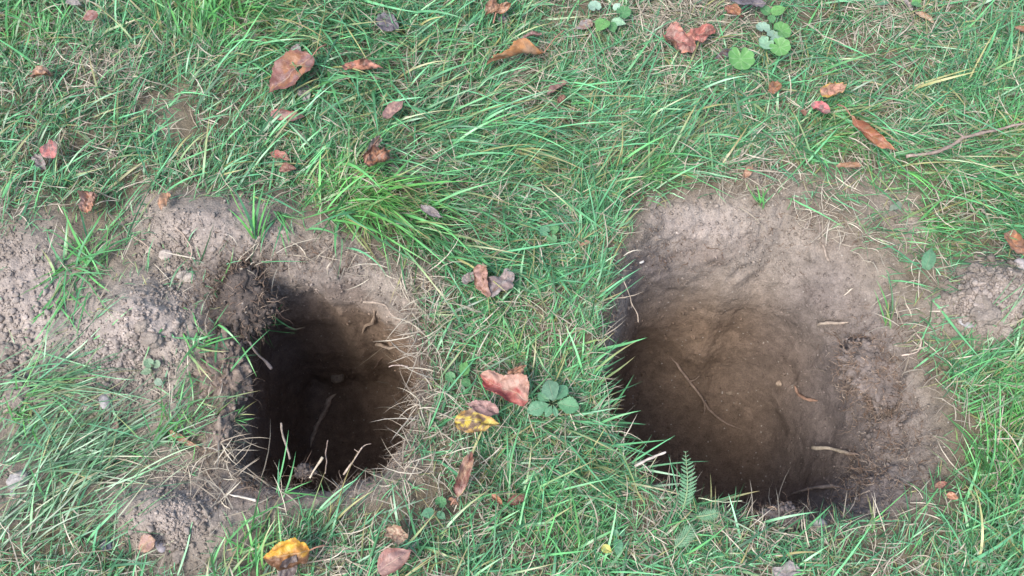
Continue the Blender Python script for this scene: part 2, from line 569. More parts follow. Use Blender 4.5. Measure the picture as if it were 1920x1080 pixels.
# ------------------------------------------------------------------ grass blades
def in_pit(x, y):
    r = np.zeros(x.shape, bool)
    for p in PITS:
        m = np.hypot(x - p.c[0], y - p.c[1]) < .5
        if m.any():
            th, s, _ = p.polar(x[m], y[m])
            r[m] |= s < 1.0
    return r

def blade_mesh(root, az, L, e0, e1, width, nseg, curl, roll, colA, colB, clear=.0015, wig=0.0, tube=0, taper=2.5, clamp=True):
    n = len(root)
    t = np.linspace(0, 1, nseg + 1)
    pts = np.zeros((n, nseg + 1, 3)); tan = np.zeros((n, nseg + 1, 3))
    pts[:, 0] = root
    wz = rng.normal(0, 1, (n, nseg + 1)) * wig
    we = rng.normal(0, 1, (n, nseg + 1)) * wig
    for k in range(nseg + 1):
        e = e0 + (e1 - e0) * t[k] ** .8 + we[:, k]
        a = az + curl * t[k] + wz[:, k]
        tan[:, k] = np.stack([np.cos(e) * np.cos(a), np.cos(e) * np.sin(a), np.sin(e)], -1)
        if k: pts[:, k] = pts[:, k - 1] + tan[:, k] * (L / nseg)[:, None]
    if clamp:
        fl = pts[:, 1:].reshape(-1, 3)
        g = ground_h(fl[:, 0], fl[:, 1]) + clear + .004 * rng.random(len(fl))
        keep = in_pit(fl[:, 0], fl[:, 1])
        fl[:, 2] = np.where(keep, fl[:, 2], np.maximum(fl[:, 2], g))
        pts[:, 1:] = fl.reshape(n, nseg, 3)
    side = np.stack([-np.sin(az), np.cos(az), np.zeros(n)], -1)[:, None, :] * np.ones((1, nseg + 1, 1))
    up = np.cross(tan, side)
    tt = np.broadcast_to(t, (n, nseg + 1))
    col = colA[:, None] * (1 - tt[..., None]) + colB[:, None] * tt[..., None]
    if tube:
        rad = (width / 2)[:, None] * (1 - .75 * tt)
        rings = [pts + (side * math.cos(q) + up * math.sin(q)) * rad[..., None] for q in np.arange(tube) * 2 * math.pi / tube]
        vs = np.stack(rings, 2).reshape(-1, 3)
        cs = np.repeat(col.reshape(-1, 3), tube, 0)
        b = (np.arange(n) * (nseg + 1) * tube)[:, None, None] + (np.arange(nseg) * tube)[None, :, None] + np.arange(tube)[None, None, :]
        b2 = b - np.arange(tube)[None, None, :] + ((np.arange(tube) + 1) % tube)[None, None, :]
        f = np.stack([b, b2, b2 + tube, b + tube], -1).reshape(-1, 4)
        return vs, f, cs
    rl = roll[:, None] * (1 + .3 * tt)
    sd = side * np.cos(rl)[..., None] + up * np.sin(rl)[..., None]
    wd = (width / 2)[:, None] * np.minimum(1, .55 + 1.8 * tt) * (1 - .96 * tt ** taper)
    a = pts + sd * wd[..., None]; c = pts - sd * wd[..., None]
    vs = np.stack([a, c], 2).reshape(-1, 3)
    cs = np.repeat(col.reshape(-1, 3), 2, 0)
    b = (np.arange(n) * (nseg + 1) * 2)[:, None] + (np.arange(nseg) * 2)[None, :]
    f = np.stack([b, b + 1, b + 3, b + 2], -1).reshape(-1, 4)
    return vs, f, cs

FLOW = [(60, 60, 70, 60, 9), (350, 40, 85, 45, 12), (520, 90, -20, 30, 12), (150, 230, 20, 60, 9), (480, 230, 40, 35, 11), (650, 80, -60, 40, 13),
        (850, 80, 55, 50, 10), (1000, 250, -25, 30, 13), (900, 320, 5, 40, 12), (1250, 180, 25, 60, 10), (1200, 260, 20, 40, 11), (1400, 200, 30, 80, 8),
        (1600, 200, -35, 70, 10), (1750, 100, 20, 60, 11), (1880, 200, 60, 60, 11), (1850, 330, -40, 40, 12), (700, 400, -40, 30, 14), (850, 430, -38, 30, 13),
        (600, 330, 55, 60, 8), (1000, 450, -45, 50, 10), (1110, 450, 72, 35, 10), (950, 620, 80, 70, 7), (900, 820, 60, 80, 8), (1060, 850, -50, 50, 10),
        (1130, 700, 60, 45, 8), (1000, 1000, 45, 70, 9), (600, 1000, 45, 40, 9), (100, 850, 35, 48, 9), (150, 720, 15, 50, 8), (60, 1000, 45, 48, 8),
        (800, 900, 40, 60, 9), (1300, 1040, 20, 80, 7), (1650, 1010, 50, 60, 9), (1850, 950, 70, 50, 10), (1830, 700, 30, 50, 10), (1720, 400, -20, 45, 10),
        (1100, 40, 50, 80, 8), (230, 420, 60, 40, 9), (20, 380, 45, 40, 9)]
FL = np.array(FLOW, float)

def flow(px, py):
    d2 = (px[:, None] - FL[None, :, 0]) ** 2 + (py[:, None] - FL[None, :, 1]) ** 2
    w = 1 / (d2 + 900) ** 2
    w /= w.sum(1, keepdims=True)
    a = np.radians(FL[:, 2])
    ax = (w * np.cos(a)).sum(1); ay = (w * np.sin(a)).sum(1)
    return np.arctan2(ay, ax), np.radians((w * FL[:, 3]).sum(1)), (w * FL[:, 4]).sum(1) / 100

FRESH = [(390, 30, 90, 60, 1.0), (690, 390, 110, 60, 1.0), (1880, 300, 60, 80, .7), (1860, 830, 90, 130, .8), (40, 60, 70, 50, .8),
         (160, 480, 40, 60, .8), (640, 350, 60, 40, .7), (1680, 330, 70, 40, .7), (470, 1010, 40, 60, .9), (1000, 650, 140, 60, .4), (1220, 800, 60, 50, .4),
         (1180, 330, 80, 40, .5), (1740, 420, 70, 60, .5), (1560, 260, 60, 50, .6), (850, 120, 50, 40, .5), (40, 760, 30, 30, 1.0), (1050, 1000, 150, 80, .35)]
STRAWY = [(215, 130, 60, 50, 1.0), (1255, 30, 70, 40, 1.1), (1320, 60, 60, 40, 1.1), (1690, 25, 70, 40, .9), (970, 170, 60, 40, .5),
          (1110, 110, 80, 40, .5), (800, 560, 50, 60, .6), (810, 780, 40, 90, .9), (770, 640, 40, 60, .5), (640, 500, 120, 30, .5), (1560, 420, 70, 40, .4),
          (1660, 690, 60, 70, .35), (1400, 992, 150, 18, .6), (480, 935, 120, 25, .5), (1400, 330, 70, 40, .6), (430, 830, 50, 70, .6),
          (1790, 50, 60, 40, .5), (640, 1040, 80, 40, .5), (320, 870, 90, 40, .5), (300, 60, 80, 60, .2), (1640, 230, 60, 60, .4)]

mask_xy = (np.abs(X) < .95) & (Y > -.52) & (Y < .75)
cell = np.zeros(len(V)); cell[mask_xy] = 1.0
vz = V.copy()
VPX, VPY = to_px(V)
wander = np.zeros(len(V)); wander[idx] = fbm(Q, 10, 3, .55, 55)
gden = map_at(GR, VPX + 38 * wander, VPY + 38 * wander)
BARE = [(265, 600, 95, 75, 1.1), (322, 972, 105, 78, 1.4), (375, 425, 120, 50, 1.1), (50, 540, 80, 80, 1.0), (1860, 565, 95, 62, 1.3), (200, 710, 60, 70, 1.0), (1300, 400, 90, 40, .9), (340, 218, 24, 40, .9), (800, 690, 14, 100, .4),
        (530, 936, 115, 32, 1.1), (640, 470, 90, 40, .8), (1640, 930, 60, 40, .8), (380, 850, 40, 50, .5), (120, 430, 60, 30, .6)]
gden = gden * (1 - np.clip(blobs(VPX, VPY, BARE), 0, 1) ** .7)

def sample(weight, n):
    c = np.cumsum(weight); c /= c[-1]
    k = np.searchsorted(c, rng.random(n))
    k = np.clip(k, 0, len(V) - 1)
    p = V[k].copy()
    p[:, :2] += rng.uniform(-GS / 2, GS / 2, (n, 2))
    return p, k

for i_, (a0, a1) in enumerate([(-62, 48), (148, 292)]):
    pt = PITS[i_]
    thv = np.degrees(np.arctan2(V[:, 1] - pt.c[1], V[:, 0] - pt.c[0]))
    if i_ == 1: thv = np.mod(thv, 360)
    arc = sstep(a0 - 12, a0 + 12, thv) * (1 - sstep(a1 - 12, a1 + 12, thv))
    gden = np.maximum(gden, arc * (which == i_) * (S > .995) * (.75 if i_ else .5 * sstep(1.02, 1.16, S) + .12))
tuftn = np.zeros(len(V)); tuftn[idx] = sstep(-.45, .55, fbm(Q, 22, 2, .5, 71))
gw_ = np.where((which >= 0) & (S < np.where((which == 1) & (VPX > 1480) & (VPY < 700), .86, 1.0)), 0, 1) * cell * np.clip(gden, 0, 1) ** 1.35 * (.25 + .75 * tuftn)

def green_cols(px, py, n):
    fr = np.clip(blobs(px, py, FRESH), 0, 1) * .8 + rng.random(n) * .35
    fr = np.clip(fr + .25 * (rng.random(n) < .12), 0, 1)[:, None]
    blue = np.array([0.073, 0.220, 0.112]); fresh = np.array([0.088, 0.280, 0.062])
    c = blue * (1 - fr) + fresh * fr
    c = c * (.38 + 1.30 * rng.random((n, 1)) ** 1.15)
    yel = (rng.random(n) < .045)[:, None]
    c = np.where(yel, np.array([.25, .25, .10]) * rng.uniform(.7, 1.2, (n, 1)), c)
    tipdry = (rng.random(n) < .16)[:, None]
    tip = np.where(tipdry, np.array([.30, .24, .11]), c * 1.12)
    return c * np.array([1.05, 1.0, .95]), tip

# fine short lawn
n = 92000
p, k = sample(gw_, n)
px, py = VPX[k], VPY[k]
az, spread, ln = flow(px, py)
az = az + rng.normal(0, 1, n) * spread * 1.05
L = ln * rng.uniform(.25, 1.0, n) * .60 * (.55 + .5 * gden[k])
e0 = R(1) * rng.uniform(4, 62, n); e1 = e0 - R(1) * rng.uniform(0, 60, n) ** 1.0
cA, cB = green_cols(px, py, n)
v1 = blade_mesh(p, az, L, e0, e1, rng.uniform(.0009, .0019, n), 5, rng.normal(0, .28, n), rng.normal(0, .6, n), cA, cB)
# long broad blades
n2 = 6000
w2 = gw_ * (.55 + .6 * np.clip(blobs(VPX, VPY, FRESH), 0, 1))
p, k = sample(w2, n2)
px, py = VPX[k], VPY[k]
az, spread, ln = flow(px, py)
az = az + rng.normal(0, 1, n2) * spread * .7
L = ln * rng.uniform(.45, 1.2, n2)
cA, cB = green_cols(px, py, n2)
v2 = blade_mesh(p, az, L, R(1) * rng.uniform(12, 62, n2), R(1) * rng.uniform(-22, 18, n2), rng.uniform(.0019, .0034, n2) * (1 + .35 * (rng.random(n2) < .25)), 8, rng.normal(0, .22, n2), rng.normal(0, .6, n2), cA * 1.08, cB * 1.08)
def join(parts):
    vs, fs, cs, o = [], [], [], 0
    for v, f, c in parts:
        vs.append(v); fs.append(f + o); cs.append(c); o += len(v)
    return np.concatenate(vs), np.concatenate(fs), np.concatenate(cs)
# long pale blades pressed flat over the dirt at the lower left
n5 = 480
w5 = cell * blobs(VPX, VPY, [(110, 735, 90, 40, 1.0), (90, 850, 110, 70, 1.1), (170, 890, 80, 50, .7), (60, 990, 120, 50, 1.0), (260, 840, 60, 50, .6), (1830, 660, 60, 30, .5)]) * (1 - np.clip(blobs(VPX, VPY, BARE), 0, 1)) * np.where((which >= 0) & (S < 1.0), 0, 1)
p, k = sample(w5, n5)
az, spread, ln = flow(VPX[k], VPY[k])
az = az + rng.normal(0, 1, n5) * .42
cA, cB = green_cols(VPX[k], VPY[k], n5)
cA = cA * .75 + np.array([.10, .12, .085]) * .45; cB = cB * .75 + np.array([.12, .13, .09]) * .5
p[:, 2] += .012 * rng.random(n5)
v5 = blade_mesh(p, az, rng.uniform(.05, .14, n5), R(1) * rng.uniform(5, 32, n5), R(1) * rng.uniform(-18, 6, n5), rng.uniform(.0012, .0025, n5), 7, rng.normal(0, .3, n5), rng.normal(0, .6, n5), cA, cB)
v_, f_, c_ = join([v1, v2, v5])
grass = link_mesh('grass', v_, f_, M_GRASS, c_)
tag(grass, 'green lawn grass with long trampled blades around both holes', 'grass', kind='stuff')

# dead straw in and under the grass
n = 22000
strawd = np.clip(.27 * gden + np.clip(blobs(VPX, VPY, STRAWY), 0, 1.2), 0, 1.3) * np.where((which >= 0) & (S < .96), 0.05, 1) * cell * (1 - .75 * np.clip(blobs(VPX, VPY, BARE), 0, 1))
p, k = sample(strawd, n)
az = rng.uniform(0, 2 * math.pi, n)
tone = rng.random((n, 1))
cS = (np.array([.46, .41, .32]) * tone + np.array([.24, .195, .145]) * (1 - tone)) * rng.uniform(.7, 1.25, (n, 1))
L = rng.uniform(.015, .065, n) * (1 + .5 * (rng.random(n) < .1))
p[:, 2] += rng.random(n) ** 2 * .016
v3 = blade_mesh(p, az, L, R(1) * rng.uniform(-5, 40, n), R(1) * rng.uniform(-20, 15, n), rng.uniform(.0008, .0019, n), 4, rng.normal(0, .9, n), rng.normal(0, .8, n), cS, cS, taper=4)
straw = link_mesh('dry_grass', *v3[:2], M_STRAW, v3[2])
tag(straw, 'dead straw coloured grass matted between the green blades', 'dry grass', kind='stuff')

# fine root hairs torn open round the rims
RH = [(440, 540, 60, 60, 1.6), (470, 610, 50, 60, 1.2), (430, 700, 40, 60, 1.0), (790, 620, 28, 60, 1.1), (790, 720, 24, 70, 1.2), (750, 830, 40, 50, 1.0), (640, 890, 70, 25, 1.2),
      (500, 905, 80, 30, 1.0), (1640, 680, 70, 70, 1.5), (1690, 830, 60, 90, 1.0), (1620, 900, 80, 50, 1.1), (1480, 965, 80, 25, 1.1), (1200, 870, 50, 30, 1.1), (1140, 620, 16, 80, .8),
      (1500, 430, 120, 50, .6), (1250, 470, 80, 40, .5), (600, 480, 120, 30, .8), (1390, 970, 90, 20, .9), (1640, 760, 60, 60, 1.0), (410, 800, 40, 70, .9)]
rw = np.clip(blobs(VPX, VPY, RH), 0, 2) * cell * np.where(Zp < -.16, 0, 1)
n = 6500
p, k = sample(rw, n)
az = rng.uniform(0, 2 * math.pi, n)
inw = np.zeros(n)
for i, pt in enumerate(PITS):
    m = (which[k] == i)
    a_in = np.arctan2(pt.c[1] - p[:, 1], pt.c[0] - p[:, 0])
    az = np.where(m & (rng.random(n) < .18), a_in + rng.normal(0, .8, n), az)
tone = rng.random((n, 1)) ** 1.8
cR = np.array([.34, .28, .22]) * tone + np.array([.15, .095, .065]) * (1 - tone)
L = rng.uniform(.006, .026, n) * (1 + 1.2 * (rng.random(n) < .10))
nn = Nrm[k]
p = p + nn * .0015
v4 = blade_mesh(p, az, L, R(1) * rng.uniform(-5, 50, n), R(1) * rng.uniform(-50, 30, n), (.0005 + .0018 * rng.random(n) ** 3), 6, rng.normal(0, 1.2, n), np.zeros(n), cR, cR * 1.05, wig=.5, tube=3)
roots = link_mesh('root_hairs', *v4[:2], M_ROOT, v4[2])
tag(roots, 'thin torn root hairs fringing the rims of both holes', 'roots', kind='stuff')

# ------------------------------------------------------------------ crumbs of soil
def ico(sub):
    import bmesh
    bm = bmesh.new(); bmesh.ops.create_icosphere(bm, subdivisions=sub, radius=1)
    v = np.array([q.co[:] for q in bm.verts]); f = np.array([[w.index for w in q.verts] for q in bm.faces])
    bm.free(); return v, f

def lumps(p, size, nrm, sub, col, sink=.3):
    bv, bf = ico(sub)
    n = len(p)
    kinds = 24
    shapes = []
    for q in range(kinds):
        o = rng.uniform(0, 50, 3)
        d = 1 + .38 * fbm(bv + o, 1.3, 2, .6, q) + .10 * rng.normal(0, 1, len(bv))
        s = bv * d[:, None] * rng.uniform(.65, 1.25, 3) * np.array([1, 1, .8])
        shapes.append(s)
    shapes = np.array(shapes)[rng.integers(0, kinds, n)]
    a = rng.uniform(0, 2 * math.pi, n); ca, sa = np.cos(a)[:, None], np.sin(a)[:, None]
    x = shapes[..., 0] * ca - shapes[..., 1] * sa; y = shapes[..., 0] * sa + shapes[..., 1] * ca
    s = np.stack([x, y, shapes[..., 2]], -1) * size[:, None, None]
    vs = (s + (p + nrm * (size * (1 - 2 * sink) * .5)[:, None])[:, None]).reshape(-1, 3)
    f = (bf[None] + (np.arange(n) * len(bv))[:, None, None]).reshape(-1, 3)
    return vs, f, np.repeat(col, len(bv), 0)

CR = [(265, 620, 120, 90, 1.0), (310, 980, 110, 70, 1.0), (60, 560, 110, 140, .9), (1850, 570, 80, 58, 6.0), (180, 700, 80, 60, .9), (390, 430, 110, 50, .45), (350, 530, 120, 70, .7), (30, 740, 60, 50, 1.0)]
clump = np.zeros(len(V)); clump[idx] = sstep(.0, .9, fbm(Q, 14, 3, .6, 101) + .35)
cw = cell * sw * (1 - .92 * inpit) * (.12 + 1.2 * np.clip(blobs(VPX, VPY, CR), 0, 2.5)) * (.1 + clump)
cw = cw + cell * (which == 1) * np.exp(-((S - .82) / .03) ** 2) * .30 * (VPY < 900) * (.2 + clump)
cw = cw + cell * np.exp(-((S - .9) / .1) ** 2) * .10 + cell * inpit * .05
n = 15000
p, k = sample(cw, n)
size = .0009 + .0019 * rng.random(n) ** 2.2
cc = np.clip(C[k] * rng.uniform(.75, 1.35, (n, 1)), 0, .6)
a1 = lumps(p, size, Nrm[k], 1, cc)
n = 1300
p, k = sample(cw * (1 - .7 * inpit), n)
size = .0022 + .0030 * rng.random(n) ** 3
cc = np.clip(C[k] * rng.uniform(.8, 1.25, (n, 1)), 0, .6)
a2 = lumps(p, size, Nrm[k], 2, cc)
hw_ = cell * blobs(VPX, VPY, [(1850, 565, 62, 45, 2.0), (1880, 520, 40, 40, 1.0), (280, 630, 60, 45, .35), (235, 650, 50, 60, .25), (170, 700, 60, 45, .25), (25, 690, 40, 70, .8), (340, 1010, 60, 30, .4), (60, 600, 60, 60, .3)]) * np.where(which >= 0, 0, 1)
p, k = sample(hw_, 620)
size = .0020 + .0036 * rng.random(620) ** 2
cc = np.clip(C[k] * rng.uniform(.65, 1.2, (620, 1)), 0, .6)
a3 = lumps(p, size, Nrm[k], 2, cc, .15)
v_, f_, c_ = join([a1, a2, a3])
crumbs = link_mesh('soil_crumbs', v_, f_, M_SOIL, c_)
tag(crumbs, 'loose crumbs of grey soil scattered over the bare ground', 'soil crumbs', kind='stuff')

# ------------------------------------------------------------------ leaves
LG0 = (.17, .37, .10)
def leaf_geo(L, W, ul=0.0, ur=0.0, bend=0.0, crumple=.0, shape='ovate', serr=.03, nserr=22, c1=(.3, .1, .08), c2=None, spot=None, rim=None, seed=0, nu=34, nv=12,
             hole=None, spot_amt=.3, half=None, hs=1):
    """leaf blade along +x, midrib on the x axis, centred on the origin. ul / ur: how far each half curls up (radians); bend: along the midrib."""
    c2 = c2 or c1
    ul, ur, crumple = ul * 1.35, ur * 1.35, crumple * 1.25
    u = np.linspace(0, 1, nu + 1); v = np.linspace(-1, 1, nv + 1)
    U, Vv = np.meshgrid(u, v, indexing='ij')
    if shape == 'ovate': w = np.sin(np.pi * U ** .78) ** (.62 + .62 * U)
    elif shape == 'lance': w = np.sin(np.pi * U ** .85) ** 1.1
    elif shape == 'round': w = np.sqrt(np.clip(1 - (2 * U - 1) ** 2, 0, 1))
    elif shape == 'obovate': w = np.sin(np.pi * U ** 1.25) ** .75
    elif shape == 'torn': w = np.sin(np.pi * U ** .8) ** .6 * (1 + .28 * np.sin(U * 9 + seed) * np.sign(Vv))
    else: w = np.sin(np.pi * U)
    saw = (U * nserr) % 1.0
    w = w * (1 - serr * 2 * saw * (np.abs(Vv) > .9)) + 1e-4
    a = Vv * w * W / 2
    x = U * L; y = a.copy(); z = np.zeros_like(a)
    kcur = np.where(a > 0, ul, ur) / (W / 2)
    ok = np.abs(kcur) > 1e-3
    ks = np.where(ok, kcur, 1)
    ab = np.abs(a)
    y = np.where(ok, np.sign(a) * np.sin(ks * ab) / ks, y)
    z = np.where(ok, (1 - np.cos(ks * ab)) / ks, z)
    if abs(bend) > 1e-3:
        kb = bend / L
        xx = x - L / 2
        rr_ = 1 / kb - z
        x = L / 2 + np.sin(kb * xx) * rr_
        z = 1 / kb - np.cos(kb * xx) * rr_
    P = np.stack([x - L / 2, y, z], -1).reshape(-1, 3)
    Pn = np.stack([U * 2, Vv * w * W / L * 2, np.zeros_like(U)], -1).reshape(-1, 3) + seed * 3.7
    if crumple:
        P[:, 2] += crumple * L * fbm(Pn, 2.2, 3, .55, seed)
        P[:, 1] += crumple * L * .5 * fbm(Pn, 2.0, 2, .5, seed + 5)
        P[:, 0] += crumple * L * .4 * fbm(Pn, 1.7, 2, .5, seed + 9)
    P[:, 2] -= .006 * L * np.exp(-(Vv.ravel() / .1) ** 2)
    f1 = sstep(-.35, .35, fbm(Pn, 2.3, 3, .55, seed + 13))[:, None]
    cc = np.array(c1) * (1 - f1) + np.array(c2) * f1
    if rim is not None:
        e = sstep(.55, 1.0, np.abs(Vv.ravel()) + .35 * fbm(Pn, 3, 2, .5, seed + 3))[:, None]
        cc = cc * (1 - e) + np.array(rim) * e
    if spot is not None:
        e = sstep(.75 - spot_amt, .95 - spot_amt, fbm(Pn, 4.5, 2, .5, seed + 23) * .5 + .5)[:, None]
        cc = cc * (1 - e) + np.array(spot) * e
    if half is not None:
        e = sstep(-.05, .25, -hs * Vv.ravel() + .3 * fbm(Pn, 2.5, 2, .5, seed + 41))[:, None]
        cc = cc * (1 - e) + np.array(half) * e
    q = np.arange((nu + 1) * (nv + 1)).reshape(nu + 1, nv + 1)
    f = np.stack([q[:-1, :-1], q[1:, :-1], q[1:, 1:], q[:-1, 1:]], -1).reshape(-1, 4)
    if hole:
        uc = (U[:-1, :-1] + 1 / nu / 2).ravel(); vc = (Vv[:-1, :-1] + 1 / nv).ravel()
        for (hu, hv, hr) in hole:
            keep = ((uc - hu) ** 2 + ((vc - hv) * W / L * .5) ** 2) > hr ** 2
            f, uc, vc = f[keep], uc[keep], vc[keep]
    return P, f, cc, np.stack([U.ravel(), Vv.ravel()], -1)

def round_geo(L, seed=0, c1=LG0, lobes=7, **kw):
    nr, na = 6, 56
    r = np.linspace(0, 1, nr + 1)[1:]; a = np.linspace(0, 2 * math.pi, na, endpoint=False)
    A, Rr = np.meshgrid(a, r)
    off = np.abs((A - math.pi + math.pi) % (2 * math.pi) - math.pi)      # angle from the stalk notch at pi
    d = np.abs(((A - math.pi) + math.pi) % (2 * math.pi) - math.pi)
    ph = (A / (2 * math.pi) * (lobes + 1))
    edge = 1 - .10 * (1 - np.abs(np.sin(ph * math.pi)) ** .6) - .5 * np.exp(-(d / .22) ** 2)
    x = Rr * edge * np.cos(A); y = Rr * edge * np.sin(A)
    z = .16 * Rr ** 2 + .05 * Rr * np.abs(np.sin(ph * math.pi)) + .05 * Rr * np.cos(2 * A + seed)
    P = np.concatenate([[[0, 0, 0]], np.stack([x, y, z], -1).reshape(-1, 3)]) * L / 2
    f = [np.array([[0, 1 + i, 1 + (i + 1) % na] for i in range(na)])]
    q = 1 + np.arange(nr * na).reshape(nr, na)
    f.append(np.stack([q[:-1], q[1:], np.roll(q[1:], -1, 1), np.roll(q[:-1], -1, 1)], -1).reshape(-1, 4))
    vein = np.concatenate([[1.0], (np.abs(np.sin(ph * math.pi)) < .12).astype(float).ravel() * .8])[:, None]
    c = np.array(c1) * (1 + .12 * fbm(P * 60 / L, .12, 2, .5, seed))[:, None]
    c = c * (1 - .35 * vein) + np.array([.40, .52, .30]) * .35 * vein
    uv = np.tile((.45, .5), (len(P), 1))
    return P, f, c, uv

def rot_place(P, origin, direction, roll=0.0, pitch=0.0):
    az = math.atan2(direction[1], direction[0])
    M = Matrix.Rotation(az, 3, 'Z') @ Matrix.Rotation(-pitch, 3, 'Y') @ Matrix.Rotation(roll, 3, 'X')
    return P @ np.array(M).T + origin

def tube_geo(path, radii, ns=7, rough=.0, seed=0, close=True):
    path = np.asarray(path, float); radii = np.asarray(radii, float)
    n = len(path)
    tan = np.gradient(path, axis=0); tan /= np.linalg.norm(tan, axis=1, keepdims=True) + 1e-12
    ref = np.array([0.123, .31, .94])
    a = np.cross(tan, ref); a /= np.linalg.norm(a, axis=1, keepdims=True) + 1e-12
    b = np.cross(tan, a)
    q = np.arange(ns) * 2 * math.pi / ns
    ring = a[:, None] * np.cos(q)[None, :, None] + b[:, None] * np.sin(q)[None, :, None]
    rr_ = radii[:, None, None] * np.ones((1, ns, 1))
    if rough:
        PP = (path[:, None] + ring * .02).reshape(-1, 3)
        rr_ = rr_ * (1 + rough * fbm(PP, 130, 2, .6, seed)).reshape(n, ns, 1)
    vs = (path[:, None] + ring * rr_).reshape(-1, 3)
    i = np.arange(n - 1)[:, None] * ns + np.arange(ns)[None, :]
    j = np.arange(n - 1)[:, None] * ns + (np.arange(ns)[None, :] + 1) % ns
    f = np.stack([i, j, j + ns, i + ns], -1).reshape(-1, 4)
    caps = []
    if close:
        vs = np.r_[vs, path[:1], path[-1:]]
        c0, c1 = n * ns, n * ns + 1
        caps = np.array([[c0, (t + 1) % ns, t] for t in range(ns)] + [[c1, (n - 1) * ns + t, (n - 1) * ns + (t + 1) % ns] for t in range(ns)])
    return vs, [f, caps] if close else [f]

def spline(pts, n=24):
    pts = np.asarray(pts, float)
    d = np.r_[0, np.cumsum(np.linalg.norm(np.diff(pts, axis=0), axis=1))]
    t = np.linspace(0, d[-1], n)
    m = np.gradient(pts, d, axis=0)
    k = np.clip(np.searchsorted(d, t) - 1, 0, len(d) - 2)
    h = (d[k + 1] - d[k])[:, None]; g = ((t - d[k])[:, None]) / h
    return ((2*g**3 - 3*g**2 + 1) * pts[k] + (g**3 - 2*g**2 + g) * h * m[k] + (-2*g**3 + 3*g**2) * pts[k + 1] + (g**3 - g**2) * h * m[k + 1])

RB = (.165, .066, .050); OR = (.255, .112, .052); TAN = (.315, .19, .12); MAU = (.195, .110, .098); RED = (.30, .060, .055); GREY = (.21, .18, .17); DKG = (.085, .075, .085)
YEL = (.52, .38, .05); DB = (.09, .05, .035); PINK = (.30, .175, .14); BRN = (.22, .12, .08); LG = (.13, .30, .09); MG = (.085, .22, .085); BG = (.10, .24, .13); PALE = (.28, .42, .31)
FALLEN = 'fallen autumn leaves on the lawn'
_seed = [100]

def fallen(label, base, tip, wr=.6, lift=.02, roll=0., pitch=0., stalk=None, group=FALLEN, name='fallen_leaf', cat='leaf', material=None, onsoil=False, stalk_col=(.30, .16, .11), **kw):
    """base and tip: where stalk end and point of the leaf lie in the photo"""
    _seed[0] += 1
    lift = lift * 1.0 + (.012 if lift >= .02 else .005)
    if onsoil:
        a, _ = hit(*base); b, _ = hit(*tip); a = a + [0, 0, lift]; b = b + [0, 0, lift]
    else:
        a, b = over(*base, lift), over(*tip, lift)
    d = b - a; L = float(np.linalg.norm(d)); mid = (a + b) / 2
    P, f, c, uv = leaf_geo(L, L * wr, seed=kw.pop('seed', _seed[0]), **kw)
    P = rot_place(P, np.zeros(3), d, R(roll), math.asin(max(-1, min(1, d[2] / L))) + R(pitch))
    # rest it: keep the middle where the pixel is, do not sink the lowest point into the soil
    low = P[:, 2].min()
    root = empty(name, mid + np.array([0, 0, max(0, -low - lift * 1.1 + .001)]))
    tag(root, label, cat, group)
    link_mesh('blade', P, f, material or M_LEAF, c, parent=root, uv=uv)
    if stalk:
        e = over(*stalk, lift * .8) if not onsoil else hit(*stalk)[0] + [0, 0, .004]
        s0 = P[(np.abs(uv[:, 1]) < .01) & (uv[:, 0] < .01)][0]
        e = e - mid
        m_ = (s0 + e) / 2 + np.array([0, 0, .006])
        vs, fs = tube_geo(spline([s0, m_, e], 10), np.linspace(.0009, .0013, 10), 6)
        link_mesh('stalk', vs, fs, M_WOOD, np.tile(stalk_col, (len(vs), 1)), parent=root)
    return root

U_ = R(1)
fallen('large flat reddish brown leaf with a hole near its upper edge', (586, 104), (500, 172), .74, .030, 12, 0, (612, 84), c1=MAU, c2=OR, spot=RB, rim=RB, ul=.35, ur=.7, bend=-.3, crumple=.035, hole=[(.33, .10, .055)], serr=.05)
fallen('small oval red brown leaf in the grass at the upper left', (184, 26), (154, 36), .78, .028, -10, 0, None, c1=RB, c2=MAU, ul=.4, ur=.3, crumple=.03)
fallen('curled orange tan leaf with two humps near the left edge', (97, 136), (46, 144), .75, .022, 30, 0, None, c1=OR, c2=TAN, spot=DB, ul=1.4, ur=.9, bend=-.9, crumple=.09)
fallen('upright red leaf tip above a grey scrap at the left', (92, 296), (96, 262), .95, .024, 0, 10, None, c1=(.40, .14, .12), c2=MAU, ul=.5, ur=.6, crumple=.05)
fallen('grey withered leaf scrap below the upright red leaf', (66, 290), (84, 316), .6, .014, 0, 0, None, c1=GREY, c2=(.25, .20, .18), ul=.8, ur=.4, crumple=.08, shape='torn')
fallen('dull pink folded narrow leaf half under grass', (508, 214), (572, 219), .42, .016, 25, 0, None, c1=MAU, c2=PINK, rim=(.38, .13, .12), ul=1.2, ur=.9, crumple=.05)
fallen('dark red strip of leaf sunk deep in green grass', (508, 287), (548, 300), .45, .014, 0, 0, None, c1=(.30, .09, .07), c2=BRN, ul=.9, ur=.9, crumple=.06)
fallen('brown leaf arching just below the sunken red strip', (522, 318), (556, 314), .6, .018, 0, 0, None, c1=BRN, c2=RB, ul=.9, ur=.6, bend=-.6, crumple=.06)
fallen('small grey papery leaf tucked under the large holed leaf', (566, 158), (576, 194), .6, .012, 0, 0, None, c1=GREY, c2=(.28, .25, .23), ul=.4, ur=.5, crumple=.05)
fallen('grey leaf scrap just above the large holed leaf', (549, 86), (564, 102), .8, .016, 0, 0, None, c1=(.24, .19, .18), c2=GREY, ul=.4, ur=.3, crumple=.06)
fallen('grey green leaf cut by the top edge at the left', (124, 0), (152, 8), .6, .02, 0, 0, None, c1=(.25, .24, .19), c2=GREY, ul=.4, ur=.4, crumple=.06)
